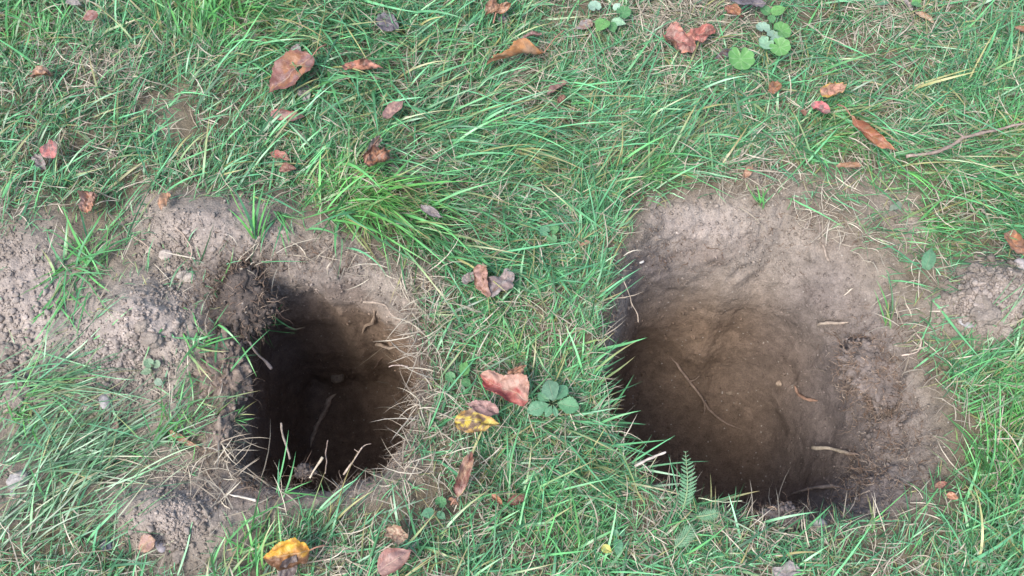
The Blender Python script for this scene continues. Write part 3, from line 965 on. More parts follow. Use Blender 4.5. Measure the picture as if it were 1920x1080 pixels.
fallen('dark slate grey leaf lying in long grass at the top', (706, 34), (750, 56), .75, .016, 0, 0, None, c1=DKG, c2=(.13, .11, .125), ul=.6, ur=.4, crumple=.06)
fallen('orange brown curled leaf with a notch at the top middle', (936, 6), (908, 26), .75, .026, -20, 0, (925, 44), c1=OR, c2=TAN, spot=BRN, ul=1.1, ur=.6, crumple=.08)
fallen('tan upper lobe of leaf leaning above the notched curled one', (930, 24), (960, 4), .55, .028, 20, 0, None, c1=TAN, c2=OR, ul=.9, ur=.6, crumple=.07)
fallen('small grey leaf under the notched orange leaf', (936, 32), (952, 44), .8, .012, 0, 0, None, c1=GREY, c2=DKG, ul=.3, ur=.3, crumple=.05)
fallen('small dark brown rolled leaf above the long orange one', (1017, 64), (974, 70), .42, .022, 10, 0, None, c1=(.23, .13, .11), c2=MAU, rim=DB, ul=1.3, ur=.8, bend=-.4, crumple=.05)
fallen('long folded orange tan leaf lying level near the top', (1022, 92), (908, 116), .62, .030, 55, 0, (1058, 56), c1=TAN, c2=OR, rim=(.42, .19, .07), ul=1.1, ur=.7, bend=-.35, crumple=.05, shape='lance')
fallen('folded red brown leaf with a dark mouth and pointed tip', (640, 130), (720, 127), .50, .026, -30, 0, None, c1=RB, c2=(.40, .17, .11), spot=DB, ul=1.7, ur=1.3, bend=.3, crumple=.05, spot_amt=.2)
fallen('mauve pink leaf pointing up in the middle of the lawn', (720, 222), (758, 188), .58, .026, 0, 0, None, c1=MAU, c2=PINK, ul=.6, ur=.8, crumple=.04)
fallen('curled brown leaf opened like a cup above bright grass', (684, 310), (733, 282), .95, .030, 0, 0, (712, 258), c1=(.28, .12, .07), c2=OR, rim=RB, spot=DB, ul=1.35, ur=1.1, bend=.5, crumple=.08)
fallen('grey brown twisted scrap behind the cup shaped leaf', (690, 284), (718, 254), .45, .022, 0, 0, None, c1=(.25, .17, .14), c2=GREY, ul=1.2, ur=.9, crumple=.08, shape='lance')
fallen('thin dull brown leaf pointing left under long grass', (1064, 152), (1022, 178), .42, .016, 10, 0, None, c1=(.30, .17, .13), c2=MAU, ul=.9, ur=.5, crumple=.05, shape='lance')
fallen('little brown leaf below the thin dull one', (1058, 178), (1044, 198), .55, .013, 0, 0, None, c1=BRN, c2=RB, ul=1.0, ur=.7, crumple=.07)
fallen('faded brown leaf beside pale green leaflets at the top', (1112, 42), (1080, 54), .70, .014, 0, 0, None, c1=(.25, .16, .12), c2=GREY, ul=.6, ur=.5, crumple=.06)
fallen('grey dried leaf sunk in long grass above the ridge', (786, 384), (832, 410), .36, .022, 10, 0, None, c1=(.19, .16, .16), c2=GREY, ul=.6, ur=.8, crumple=.07, shape='lance')
fallen('big crinkled red brown leaf on dry grass at the top', (1244, 58), (1300, 96), .85, .026, -8, 0, None, c1=(.36, .14, .11), c2=PINK, spot=RB, rim=(.40, .16, .10), ul=.9, ur=.7, bend=-.3, crumple=.09, shape='torn')
fallen('torn red leaf piece right of the big crinkled leaf', (1292, 72), (1342, 54), .62, .022, 0, 0, None, c1=(.36, .13, .10), c2=RB, ul=.8, ur=.6, crumple=.08, shape='torn')
fallen('brown leaf under the dark leaf at the top edge', (1358, 14), (1396, 30), .65, .022, 0, 0, None, c1=OR, c2=RB, ul=.9, ur=.9, crumple=.08)
fallen('dark grey purple leaf cut by the top edge', (1368, -4), (1440, 8), .55, .024, 0, 0, None, c1=(.15, .125, .13), c2=DKG, ul=.5, ur=.6, crumple=.06)
fallen('nearly black leaf shaped patch left of the round green leaf', (1376, 96), (1340, 110), .5, .010, 0, 0, None, c1=DKG, c2=DB, ul=.5, ur=.5, crumple=.05)  # near-black piece with a leaf outline
fallen('small brown leaf standing in grass under the round green one', (1446, 176), (1460, 150), .75, .018, 0, 0, None, c1=BRN, c2=OR, ul=.8, ur=.9, crumple=.07)
fallen('brown leaf with a yellow curled end', (1536, 178), (1588, 158), .55, .026, 0, 0, None, c1=(.34, .17, .12), c2=TAN, rim=(.50, .30, .06), ul=1.2, ur=.9, bend=.4, crumple=.08)
fallen('bright red leaf piece in grass above the long orange leaf', (1521, 196), (1562, 212), .72, .022, 0, 0, None, c1=(.42, .12, .12), c2=MAU, ul=.6, ur=.8, crumple=.07)
fallen('tiny brown leaf left of the bright red piece', (1502, 206), (1512, 218), .7, .016, 0, 0, None, c1=BRN, c2=RB, ul=.6, ur=.6, crumple=.06)
fallen('long rolled orange leaf with a stalk pointing up left', (1592, 222), (1680, 284), .34, .030, 20, 0, (1570, 196), c1=OR, c2=TAN, rim=(.40, .17, .08), spot=(.25, .10, .06), ul=1.6, ur=1.2, crumple=.06, shape='lance')
fallen('tan rolled up leaf at the grass edge above the wide hole', (1566, 312), (1616, 310), .55, .020, 0, 0, None, c1=TAN, c2=(.34, .18, .10), ul=2.2, ur=1.9, crumple=.03, shape='x')
fallen('brown dried leaf leaning on soil above the wide hole', (1394, 334), (1412, 308), .5, .012, 0, 0, None, c1=(.33, .19, .12), c2=BRN, ul=1.0, ur=.6, crumple=.06)
fallen('rolled grey tan leaf in dry grass near the top right', (1716, 22), (1752, 44), .50, .018, 0, 0, None, c1=(.33, .24, .17), c2=TAN, ul=1.9, ur=1.6, crumple=.04, shape='x')
fallen('bent straw brown leaf cut by the top edge at the right', (1694, -2), (1712, 22), .4, .018, 0, 0, None, c1=(.36, .29, .24), c2=GREY, ul=1.0, ur=.8, crumple=.06)
fallen('brown leaf cut off by the right edge of the lawn', (1930, 62), (1902, 50), .7, .018, 0, 0, None, c1=BRN, c2=OR, ul=.7, ur=.6, crumple=.06)
fallen('crinkled tan pink leaf beside bare soil at the left', (176, 360), (158, 398), .95, .020, 0, 0, None, c1=PINK, c2=(.42, .20, .12), spot=BRN, ul=1.0, ur=.9, crumple=.11, shape='torn')
fallen('narrow orange tan leaf at the edge of the soil heap', (314, 362), (300, 394), .48, .014, 0, 0, None, c1=(.46, .25, .14), c2=TAN, ul=.8, ur=.8, crumple=.05)
fallen('brown leaf folded into a tent between the two holes', (898, 494), (912, 560), .60, .030, 30, 0, None, c1=(.30, .15, .11), c2=PINK, spot=BRN, ul=.9, ur=1.4, bend=-.5, crumple=.09)
fallen('grey brown lobed leaf right of the tent shaped leaf', (914, 552), (966, 512), .62, .026, 0, 0, None, c1=(.24, .17, .15), c2=GREY, ul=.5, ur=.6, crumple=.08, shape='torn')
fallen('greyish leaf left of the tent shaped leaf', (868, 532), (894, 508), .6, .018, 0, 0, None, c1=(.18, .14, .12), c2=GREY, ul=.4, ur=.4, crumple=.06)
fallen('small brown leaf near the left lip of the wide hole', (1108, 454), (1086, 460), .5, .014, 0, 0, None, c1=(.28, .15, .10), c2=BRN, ul=.9, ur=.7, crumple=.05)
fallen('bright red leaf with a folded lower edge beside the strawberry plant', (992, 750), (900, 704), .66, .036, -14, 0, None, c1=RED, c2=(.30, .09, .07), half=(.34, .19, .14), ul=1.3, ur=.4, bend=-.35, crumple=.07, serr=.06, shape='torn')
fallen('curled brown leaf corner standing above the bright red leaf', (952, 700), (988, 686), .75, .040, 40, 20, None, c1=(.33, .16, .10), c2=TAN, spot=DB, ul=1.2, ur=.8, crumple=.10)
fallen('mauve leaf overlapping the top of the yellow leaf', (936, 774), (872, 756), .50, .042, 8, 0, None, c1=(.34, .20, .17), c2=MAU, ul=.4, ur=.5, crumple=.05)
fallen('yellow leaf with brown blotches between the holes', (852, 790), (940, 792), .58, .030, -6, 0, None, c1=YEL, c2=(.46, .36, .09), spot=(.16, .10, .06), rim=(.42, .24, .07), ul=.3, ur=.3, bend=-.2, crumple=.05)
fallen('tall rolled tan and pink leaf below the yellow leaf', (856, 932), (884, 846), .46, .028, 0, 0, (846, 946), c1=PINK, c2=TAN, rim=(.44, .30, .15), spot=RB, ul=1.5, ur=1.3, crumple=.05, shape='x')
fallen('small orange brown scrap at the foot of the rolled leaf', (842, 934), (860, 948), .5, .016, 0, 0, None, c1=OR, c2=BRN, ul=.8, ur=.8, crumple=.07)
fallen('short orange brown curl between grass blades in the centre', (922, 926), (942, 946), .62, .020, 0, 0, None, c1=(.34, .16, .10), c2=OR, ul=1.4, ur=1.2, crumple=.05, shape='x')
fallen('brown leaf hollow beside the short orange curl', (950, 944), (990, 930), .55, .012, 0, 0, None, c1=BRN, c2=RB, ul=1.1, ur=1.1, crumple=.08)
fallen('brown tattered leaf above the oval mauve leaf', (726, 992), (764, 1012), .8, .020, 0, 0, None, c1=(.30, .18, .12), c2=BRN, spot=(.36, .27, .18), ul=.9, ur=.8, crumple=.09, shape='torn')
fallen('oval mauve brown leaf at the bottom in long grass', (708, 1072), (772, 1030), .72, .034, -10, 0, None, c1=MAU, c2=PINK, rim=(.28, .12, .09), ul=.4, ur=.7, bend=-.35, crumple=.03)
fallen('tiny yellow green leaf low in the bottom grass', (1128, 1024), (1148, 1036), .8, .016, 0, 0, None, c1=(.38, .36, .08), c2=(.30, .30, .08), ul=.4, ur=.4, crumple=.04)
fallen('large yellow orange leaf curled over dark brown at the bottom', (578, 1034), (492, 1050), .85, .036, -20, 0, (610, 1022), c1=(.50, .27, .03), c2=(.42, .18, .03), rim=(.50, .30, .04), half=(.15, .07, .03), hs=-1, ul=1.5, ur=.6, bend=-.6, crumple=.07)
fallen('dark brown leaf standing under the yellow orange leaf', (528, 1084), (556, 1040), .75, .038, 20, 0, None, c1=(.09, .065, .06), c2=(.15, .12, .11), ul=.6, ur=.6, crumple=.05)
fallen('pinkish tan leaf on the lower soil heap', (290, 1012), (256, 1030), .85, .012, 0, 0, None, c1=PINK, c2=TAN, ul=.5, ur=.4, bend=-.3, crumple=.05)
fallen('pink flake of leaf on gravelly soil left of the narrow hole', (214, 808), (216, 784), .75, .006, 0, 0, None, c1=PINK, c2=MAU, ul=.3, ur=.3, crumple=.05)
fallen('small orange leaf on grass right of the wide hole', (1774, 928), (1798, 934), .70, .026, 0, 0, None, c1=(.46, .22, .13), c2=OR, ul=.4, ur=.5, crumple=.05)
fallen('red brown scrap half buried at the right rim', (1754, 912), (1776, 904), .60, .012, 0, 0, None, c1=(.30, .12, .08), c2=BRN, ul=.7, ur=.7, crumple=.06)
fallen('orange brown leaf lying on the soil heap at the right edge', (1888, 434), (1926, 484), .50, .018, 15, 0, None, c1=(.40, .18, .09), c2=BRN, ul=1.3, ur=.8, crumple=.04)
fallen('grey split leaf among grass at the bottom right', (1450, 1076), (1502, 1066), .60, .012, 0, 0, None, c1=GREY, c2=(.27, .24, .22), ul=.4, ur=.5, crumple=.06, shape='torn')
fallen('rust coloured root sheath leaf along the crack in the sod', (318, 806), (372, 842), .26, .014, 30, 0, None, c1=(.42, .24, .12), c2=TAN, ul=.8, ur=.5, crumple=.05, shape='lance')

# ------------------------------------------------------------------ small green plants
def plant(label, centre, leaflets, cat='plant', name='small_plant', lift=.03, serr=.06, nserr=9, group='small broadleaf plants in the grass'):
    """leaflets: (base px, tip px, width ratio, colour, shape)"""
    root = empty(name, over(*centre, 0.0))
    tag(root, label, cat, group)
    o = np.array(root.location)
    for (b, t, wr, c, shp) in leaflets:
        _seed[0] += 1
        lf = lift * random.uniform(.75, 1.2)
        A, B = over(*b, lf), over(*t, lf * random.uniform(.85, 1.15))
        d = B - A; L = float(np.linalg.norm(d))
        P, f, cc, uv = leaf_geo(L, L * wr, seed=_seed[0], c1=c, c2=tuple(x * 1.15 for x in c), shape=shp, serr=serr, nserr=nserr, ul=random.uniform(.1, .4), ur=random.uniform(.1, .4), bend=random.uniform(-.5, -.1), crumple=.02, nu=22, nv=8)
        if shp == 'round':
            P, f, cc, uv = round_geo(L * 1.08, _seed[0], c)
        P = rot_place(P, (A + B) / 2 - o, d, R(random.uniform(-12, 12)), math.asin(max(-1, min(1, d[2] / L))))
        lo = link_mesh('leaf', P, f, M_GREEN, cc, parent=root, uv=uv)
        s0 = A - o
        vs, fs = tube_geo(spline([s0, s0 * .5 + np.array([0, 0, -lf * .2 + .006]), np.array([0, 0, .002])], 8), np.full(8, .0007), 5)
        link_mesh('stalk', vs, fs, M_GREEN, np.tile((.10, .19, .07), (len(vs), 1)), parent=root)
    return root

plant('round scalloped bright green leaf on its own near the top', (1392, 112), [((1386, 90), (1391, 132), 1.0, LG, 'round')], 'plant', lift=.036, serr=.10, nserr=8)
plant('light green plant with three broad leaves under the dark leaf', (1446, 22), [((1444, 26), (1424, 10), .8, MG, 'ovate'), ((1446, 24), (1474, 14), .7, LG, 'ovate'), ((1444, 28), (1450, 44), .9, MG, 'ovate')])
plant('pale minty scalloped leaves above the lone round leaf', (1448, 76), [((1432, 62), (1428, 44), .9, PALE, 'round'), ((1440, 72), (1462, 66), .7, PALE, 'round'), ((1444, 74), (1428, 90), .8, (.25, .42, .26), 'round'), ((1446, 80), (1478, 98), .9, LG, 'round'), ((1452, 62), (1478, 54), .6, LG, 'round')], serr=.10, nserr=7)
plant('green leaflets with pale tips beside faded brown leaf at the top', (1142, 34), [((1118, 22), (1112, 4), .9, PALE, 'round'), ((1158, 30), (1180, 18), .9, MG, 'round'), ((1150, 18), (1164, 6), .8, PALE, 'ovate'), ((1138, 36), (1118, 58), .9, LG, 'ovate'), ((1146, 38), (1174, 44), .7, (.28, .46, .30), 'ovate'), ((1144, 40), (1152, 62), .8, MG, 'ovate')])
plant('clover like trio of leaves low in the middle grass', (1032, 436), [((1030, 438), (1012, 430), .9, BG, 'round'), ((1032, 436), (1046, 424), .9, MG, 'round'), ((1033, 440), (1036, 458), .9, MG, 'round')], lift=.022)
plant('little oval green leaves on the lip right of the narrow hole', (864, 708), [((852, 712), (836, 702), .9, MG, 'round'), ((868, 704), (874, 676), .7, LG, 'ovate'), ((866, 712), (884, 724), .9, MG, 'ovate')], lift=.024)
plant('wild strawberry plant with toothed leaves by the bright red leaf', (1032, 756), [((1030, 752), (1008, 738), .75, BG, 'obovate'), ((1030, 758), (988, 772), .7, BG, 'obovate'), ((1034, 760), (1024, 782), .65, BG, 'obovate'), ((1038, 760), (1044, 782), .5, BG, 'obovate'),
      ((1038, 752), (1028, 712), .85, (.11, .21, .13), 'obovate'), ((1042, 750), (1062, 722), .75, BG, 'obovate'), ((1044, 756), (1086, 764), .85, (.10, .25, .12), 'obovate')], lift=.040, nserr=8, serr=.09)
plant('three leaved green plant at lower middle beside the brown scrap', (818, 956), [((820, 950), (832, 934), .95, MG, 'round'), ((814, 958), (788, 966), .75, BG, 'ovate'), ((820, 960), (836, 974), .7, BG, 'ovate')], lift=.026)
plant('faint green leaves above the tiny yellow green leaf', (1160, 1006), [((1158, 1004), (1148, 992), .8, BG, 'ovate'), ((1162, 1004), (1172, 994), .8, BG, 'ovate'), ((1160, 1010), (1158, 1042), .6, BG, 'ovate')], lift=.02)
plant('green leaf pair cut by the top edge at the right', (1712, 4), [((1712, 6), (1728, -4), .8, LG, 'ovate'), ((1708, 6), (1730, 12), .7, MG, 'ovate'), ((1668, 4), (1640, 8), .5, BG, 'lance')])
plant('pale triangular green leaf right of the wide hole', (1742, 494), [((1736, 506), (1748, 462), .50, (.10, .22, .12), 'ovate')], lift=.03, serr=.02)
plant('grey green lobed leaf at the upper right rim', (1682, 388), [((1692, 380), (1668, 394), .5, (.21, .25, .18), 'torn')], lift=.015)
plant('small pale leaflets on the soil left of the narrow hole', (284, 688), [((286, 686), (272, 676), .8, (.17, .27, .16), 'round'), ((288, 688), (300, 678), .7, (.20, .28, .18), 'round'), ((284, 694), (262, 700), .7, (.17, .25, .15), 'ovate'), ((290, 712), (306, 722), .8, (.21, .29, .2), 'ovate')], lift=.014)

def yarrow(label, base, tip, wpx, lift, rise, npair=15):
    A, B = over(*base, lift), over(*tip, lift + rise)
    d = B - A; L = float(np.linalg.norm(d))
    root = empty('yarrow_leaf', A)
    tag(root, label, 'plant', 'feathery yarrow leaves')
    n = 20
    tt = np.linspace(0, 1, n)
    ky = .70 * (L * .88 / (npair - 1)) / .27
    side = np.cross(d / L, np.array([0, 0, 1.0])); side /= np.linalg.norm(side)
    upv = np.cross(side, d / L)
    path = d[None] * tt[:, None] + np.sin(tt * math.pi)[:, None] * .08 * L * upv[None] + side[None] * (.03 * L * np.sin(tt * 4))[:, None]
    vs, fs = tube_geo(path, np.linspace(.0013, .0004, n), 5)
    link_mesh('rachis', vs, fs, M_GREEN, np.tile((.19, .33, .15), (len(vs), 1)), parent=root)
    W = wpx * .00078 / 2
    # one feathery pinna, shared by all: a narrow lobe with side teeth
    xs = np.linspace(0, 1, 13)
    half = .135 * np.sin(np.pi * xs ** .7) ** .7 * (.45 + .55 * (np.arange(13) % 2)) + .015
    P = np.concatenate([np.stack([xs, half, -.10 * xs ** 2 + .04 * (np.arange(13) % 2)], -1), np.stack([xs, np.zeros(13), -.1 * xs ** 2], -1), np.stack([xs, -half, -.10 * xs ** 2 + .04 * (np.arange(13) % 2)], -1)])
    f = []
    for a in range(12):
        f += [[a, a + 1, 14 + a, 13 + a], [13 + a, 14 + a, 27 + a, 26 + a]]
    proto = None
    ax = d / L
    for i in range(npair):
        u = .10 + .88 * i / (npair - 1)
        w = W * (math.sin(math.pi * min(.96, u ** .85 * .86 + .14)) ** .6)
        q = np.array([np.interp(u, tt, path[:, c]) for c in range(3)])
        for s in (-1, 1):
            if proto is None:
                ob = link_mesh('leaflet', P, np.array(f), M_GREEN, np.tile((.15, .31, .17), (len(P), 1)), uv=np.stack([P[:, 0], P[:, 1] * 6], -1))
                proto = ob
            else:
                ob = proto.copy(); COL.objects.link(ob)
            ob.parent = root
            tipd = side * s * math.cos(R(38)) + ax * math.sin(R(38)) + upv * random.uniform(.05, .4)
            tipd /= np.linalg.norm(tipd)
            yv = np.cross(upv, tipd); yv /= np.linalg.norm(yv); zv = np.cross(tipd, yv)
            k_ = w * random.uniform(.9, 1.1)
            M = Matrix(((tipd[0] * k_, yv[0] * min(k_, ky), zv[0] * k_, q[0]), (tipd[1] * k_, yv[1] * min(k_, ky), zv[1] * k_, q[1]), (tipd[2] * k_, yv[2] * min(k_, ky), zv[2] * k_, q[2]), (0, 0, 0, 1)))
            ob.matrix_basis = M
    return root
yarrow('upright feathery yarrow leaf at the front lip of the wide hole', (1280, 955), (1288, 846), 36, .015, .06)
yarrow('short feathery yarrow leaf lying right of the upright one', (1306, 968), (1348, 962), 26, .020, .01, 11)
yarrow('faint feathery yarrow leaf in grass below the upright one', (1264, 1028), (1300, 986), 34, .022, .01, 13)

# ------------------------------------------------------------------ grass tufts standing apart
def tuft(label, centre, nb, length, az, spread, width=(.0018, .003), fresh=.55, rise=(35, 80), end=(-30, 25), rad=.012, onsoil=True, dz=0.0, group='grass tufts on bare soil'):
    p0 = (hit(*centre)[0] if onsoil else over(*centre)) + [0, 0, dz]
    root = empty('grass_tuft', p0)
    tag(root, label, 'grass tuft', group)
    n = nb
    r = p0 + np.c_[rng.normal(0, rad, (n, 2)), np.zeros(n)]
    if onsoil: r[:, 2] = p0[2] - .002
    a = R(az) + rng.normal(0, R(spread), n)
    fr = np.clip(fresh + rng.normal(0, .25, (n, 1)), 0, 1)
    c = (np.array([0.073, 0.220, 0.112]) * (1 - fr) + np.array([0.088, 0.280, 0.062]) * fr) * rng.uniform(.75, 1.35, (n, 1))
    tip = np.where(rng.random((n, 1)) < .2, np.array([.32, .27, .12]), c * 1.15)
    v, f, cc = blade_mesh(r, a, length * rng.uniform(.45, 1.1, n), R(1) * rng.uniform(*rise, n), R(1) * rng.uniform(*end, n), rng.uniform(*width, n), 7, rng.normal(0, .4, n), rng.normal(0, .6, n), c, tip, clamp=dz == 0)
    m = link_mesh('blades', v - p0, f, M_GRASS, cc, parent=root)
    m['kind'] = 'stuff'
    return root
tuft('broad bladed bright green tuft fanning over the lawn ridge', (655, 395), 24, .11, -38, 50, (.003, .0048), .55, (30, 70), (-25, 10), .035, False, group='grass tufts in the lawn')
tuft('fresh green tuft in the lawn below the top edge', (392, 40), 46, .085, 85, 55, (.0028, .0046), .85, (40, 85), (-10, 40), .03, False, group='grass tufts in the lawn')
tuft('leaning fresh tuft at lower left in front of the soil heap', (462, 1060), 30, .075, 65, 35, (.0022, .0036), .8, (30, 75), (-15, 20), .018, False, group='grass tufts in the lawn')
tuft('bright green tuft on the dirt at the far left', (160, 500), 22, .10, 70, 60, (.0024, .0042), .7, (30, 70), (-25, 15), .018)
tuft('flattened tuft drooping down the dirt at the left', (150, 520), 30, .11, -105, 35, (.002, .0036), .6, (15, 45), (-20, 5), .02)
tuft('single upright sprig on soil above the narrow hole', (474, 446), 9, .085, 95, 28, (.0035, .005), .8, (45, 85), (5, 40), .004)
tuft('spreading thin tuft right of the upright sprig', (520, 402), 14, .08, -60, 50, (.0022, .0034), .6, (25, 60), (-25, 5), .008)
tuft('green tuft hanging on the left lip of the narrow hole', (378, 640), 30, .07, -55, 60, (.0022, .0036), .6, (30, 75), (-45, 10), .018)
tuft('spiky sprig jutting over the left side of the narrow hole', (428, 788), 12, .05, 35, 35, (.0018, .003), .5, (15, 55), (0, 40), .004)
tuft('mossy bright tuft on the soil beside the sod crack', (330, 790), 55, .05, 10, 80, (.0014, .0024), .85, (30, 80), (-20, 20), .022)
tuft('lone pale sprout on the slope above the wide hole', (1424, 384), 9, .05, 95, 40, (.002, .0034), .6, (50, 85), (30, 70), .003)
tuft('thin upright shoot on the right slope of the wide hole', (1664, 612), 10, .075, 100, 22, (.002, .0032), .6, (45, 80), (20, 60), .005)
tuft('short mossy green tuft at the far left edge', (38, 772), 36, .045, -40, 70, (.0015, .0028), 1.0, (30, 80), (-10, 30), .013)
tuft('flat tuft of long pale blades at lower left', (80, 720), 50, .12, 12, 22, (.0014, .0026), .25, (12, 40), (-15, 5), .03)
tuft('thin tuft hanging in shade on the torn sod flap', (478, 596), 22, .065, -20, 60, (.0016, .0028), .7, (10, 60), (-40, 10), .012)
tuft('fan of curved blades at the front lip of the narrow hole', (530, 930), 5, .09, 40, 70, (.002, .003), .5, (20, 65), (-20, 20), .006)

# ------------------------------------------------------------------ stones and clods
def rock(name, label, cat, centre, wpx, hpx, ang, col, group, lump=.12, flat=.7, sub=4, lift=.25, speck=.15):
    p, nrm = hit(*centre)
    s = np.linalg.norm(p - CAM) * TH / 960
    a, b = wpx * s / 2, hpx * s / 2
    bv, bf = ico(sub)
    _seed[0] += 1
    o = rng.uniform(0, 40, 3)
    d = 1 + lump * fbm(bv + o, 1.2, 2, .5, _seed[0]) + lump * .5 * fbm(bv + o, 4.0, 3, .6, _seed[0] + 3)
    P = bv * d[:, None] * np.array([a, b, min(a, b) * flat])
    ca, sa = math.cos(R(ang)), math.sin(R(ang))
    P = np.stack([P[:, 0] * ca - P[:, 1] * sa, P[:, 0] * sa + P[:, 1] * ca, P[:, 2]], -1)
    c = np.array(col) * (1 + speck * fbm(bv + o, 6, 3, .6, 8))[:, None]
    ob = link_mesh(name, P, bf, M_SOIL if 'clod' in name else M_STONE, c)
    ob.location = (p + np.array([0, 0, min(a, b) * flat * lift])).tolist()
    tag(ob, label, cat, group)
    return ob
SG = 'pebbles on the bare soil'
gs, ls, ws, bs = (.24, .22, .20), (.28, .26, .24), (.40, .38, .36), (.14, .145, .16)
rock('pebble', 'smooth round grey pebble left of the pointed oval one', 'pebble', (163, 762), 23, 18, 10, (.29, .265, .23), SG, .05, .7)
rock('pebble', 'oval pale pebble standing on the gravelly soil at left', 'pebble', (197, 752), 19, 32, 25, (.31, .285, .28), SG, .06, .7)
rock('pebble', 'tiny white stone under the grey stone at the left edge', 'pebble', (25, 926), 12, 10, 0, ws, SG, .08)
rock('stone', 'angular grey stone at the left edge under flat grass', 'stone', (36, 900), 36, 28, 20, (.27, .25, .235), SG, .14, .7)
rock('stone', 'blue grey chip beside the lower soil heap', 'stone', (201, 1022), 22, 20, 40, bs, SG, .16)
rock('pebble', 'oval purplish pebble below the pinkish tan leaf', 'pebble', (302, 1024), 16, 24, 35, (.28, .245, .245), SG, .05)
rock('stone', 'flat tan stone among roots above the narrow hole', 'stone', (350, 520), 36, 24, -12, (.34, .29, .24), SG, .10, .45)
rock('pebble', 'rounded pebble in stubble above the flat tan stone', 'pebble', (312, 478), 26, 20, 0, (.33, .28, .24), SG, .08)
rock('stone', 'pale grey stone in the grass below the wide hole', 'stone', (1535, 986), 24, 25, 15, (.26, .24, .225), SG, .08, .6, lift=.9)
rock('stone', 'flat pale chip at the foot of the right soil heap', 'stone', (1811, 606), 27, 15, -25, (.27, .255, .25), SG, .10, .3, lift=.7)
rock('pebble', 'round brown pebble sticking out of the heap by the right edge', 'pebble', (1913, 500), 26, 28, 0, (.33, .29, .27), SG, .06)
rock('pebble', 'white speck of stone on the back slope of the wide hole', 'pebble', (1203, 491), 10, 6, 20, (.6, .57, .52), SG, .05)
rock('pebble', 'small brown pebble in the floor of the wide hole', 'pebble', (1462, 719), 15, 11, 5, (.25, .19, .14), SG, .08)
rock('pebble', 'dark round pebble in the wall of the wide hole', 'pebble', (1368, 737), 14, 9, 5, (.2, .15, .11), SG, .08)
rock('stone', 'dark round stone set in the wall of the narrow hole', 'stone', (633, 708), 26, 24, 0, (.20, .16, .12), SG, .08)
CG = 'soil clods on the spoil'
for (lab, c, w, h) in [
    ('knobbly soil clod on top of the left heap', (266, 612), 24, 20), ('larger soil clod below the knobbly one on the left heap', (286, 634), 34, 30), ('small round clod left of the two on the heap', (246, 624), 14, 13),
    ('soil clod at the upper edge of the left heap', (213, 562), 22, 18), ('small clod half way along the top of the left heap', (252, 548), 14, 11), ('earth lump at the extreme left by the gravel', (34, 742), 34, 32),
    ('second earth lump above the extreme left one', (24, 728), 22, 20), ('crumbly lump under the oval purplish pebble', (334, 1042), 26, 22), ('clod at the end of the lower heap', (395, 1036), 22, 16),
    ('clod left of the lower heap in flat grass', (236, 925), 20, 18), ('lumpy clod on the upper left of the right heap', (1832, 505), 22, 22), ('soil clod at the left foot of the right heap', (1796, 560), 18, 16),
    ('broad flat clod capping the right heap', (1850, 578), 54, 44), ('clod on the lower right of the right heap', (1886, 618), 22, 20), ('small clod between the chip and the right heap', (1842, 618), 18, 15),
    ('clod in bare soil above the back of the wide hole', (1414, 330), 34, 30), ('rough clod on the back left shoulder of the wide hole', (1226, 378), 40, 24), ('earth lump on the left rim of the far heap', (10, 655), 30, 24)]:
    rock('soil_clod', lab, 'soil clod', c, w, h, random.uniform(0, 90), tuple(x * kf for kf in [random.uniform(.8, 1.05)] for x in (.232, .195, .162)), CG, .34, .55, 4, -.05, .12)

# ------------------------------------------------------------------ sticks and roots
def stick(name, label, cat, pts, r0, r1, col, group=None, n=36, rough=.25, mode='over', branches=(), dark=None):
    """pts: (px, py, height) with height above the terrain ('over': above the lawn plane, 'hit': above whatever the pixel shows)"""
    P = np.array([(over(x, y, h) if mode == 'over' else hit(x, y)[0] + hit(x, y)[1] * h) for (x, y, h) in pts])
    o = P.mean(0)
    root = empty(name, o)
    tag(root, label, cat, group)
    path = spline(P, n)
    path = path + .0012 * np.stack([fbm(path, 60, 2, .5, q) for q in (1, 2, 3)], -1)
    if mode == 'hit': r0, r1 = r0 * .8, r1 * .8; path = path - np.array([hit(*pts[0][:2])[1]]) * .0022
    t = np.linspace(0, 1, n)
    rad = r0 * (1 - t) + r1 * t
    _seed[0] += 1
    rad = rad * (1 + .30 * fbm(path, 90, 2, .5, _seed[0]))
    if mode == 'hit': rad = rad * np.clip(np.minimum((t + (.25 if name == 'cut_stick' else .02)) / .22, (1.02 - t) / .22), .05, 1) ** .7
    vs, fs = tube_geo(path - o, rad, 9, rough, _seed[0])
    c = np.array(col)[None] * (1 + .25 * fbm(vs, 60, 2, .5, 5))[:, None]
    if dark is not None:
        w = sstep(.5, .9, np.r_[np.repeat(t, 9), 0, 1])[:, None]
        c = c * (1 - w) + np.array(dark) * w
    link_mesh('shaft', vs, fs, M_WOOD, c, parent=root)
    for br in branches:
        B = np.array([(over(x, y, h) if mode == 'over' else hit(x, y)[0] + hit(x, y)[1] * h) for (x, y, h) in br])
        pb = spline(B, 12)
        vs, fs = tube_geo(pb - o, np.linspace(r1 * .9, r1 * .4, 12), 6, rough, _seed[0] + 1)
        link_mesh('side_shoot', vs, fs, M_WOOD, np.tile(col, (len(vs), 1)), parent=root)
    return root
RG = 'roots and sticks showing in the holes'
stick('fallen_stick', 'long crooked grey brown stick lying on the lawn at the right', 'stick', [(1700, 293, .022), (1745, 287, .026), (1776, 278, .028), (1808, 258, .030), (1830, 252, .032), (1860, 246, .030), (1890, 238, .030), (1925, 231, .03)],   .0029, .0021, (.25, .19, .155), rough=.35,
      branches=[[(1808, 258, .03), (1796, 250, .034), (1786, 249, .036)]])
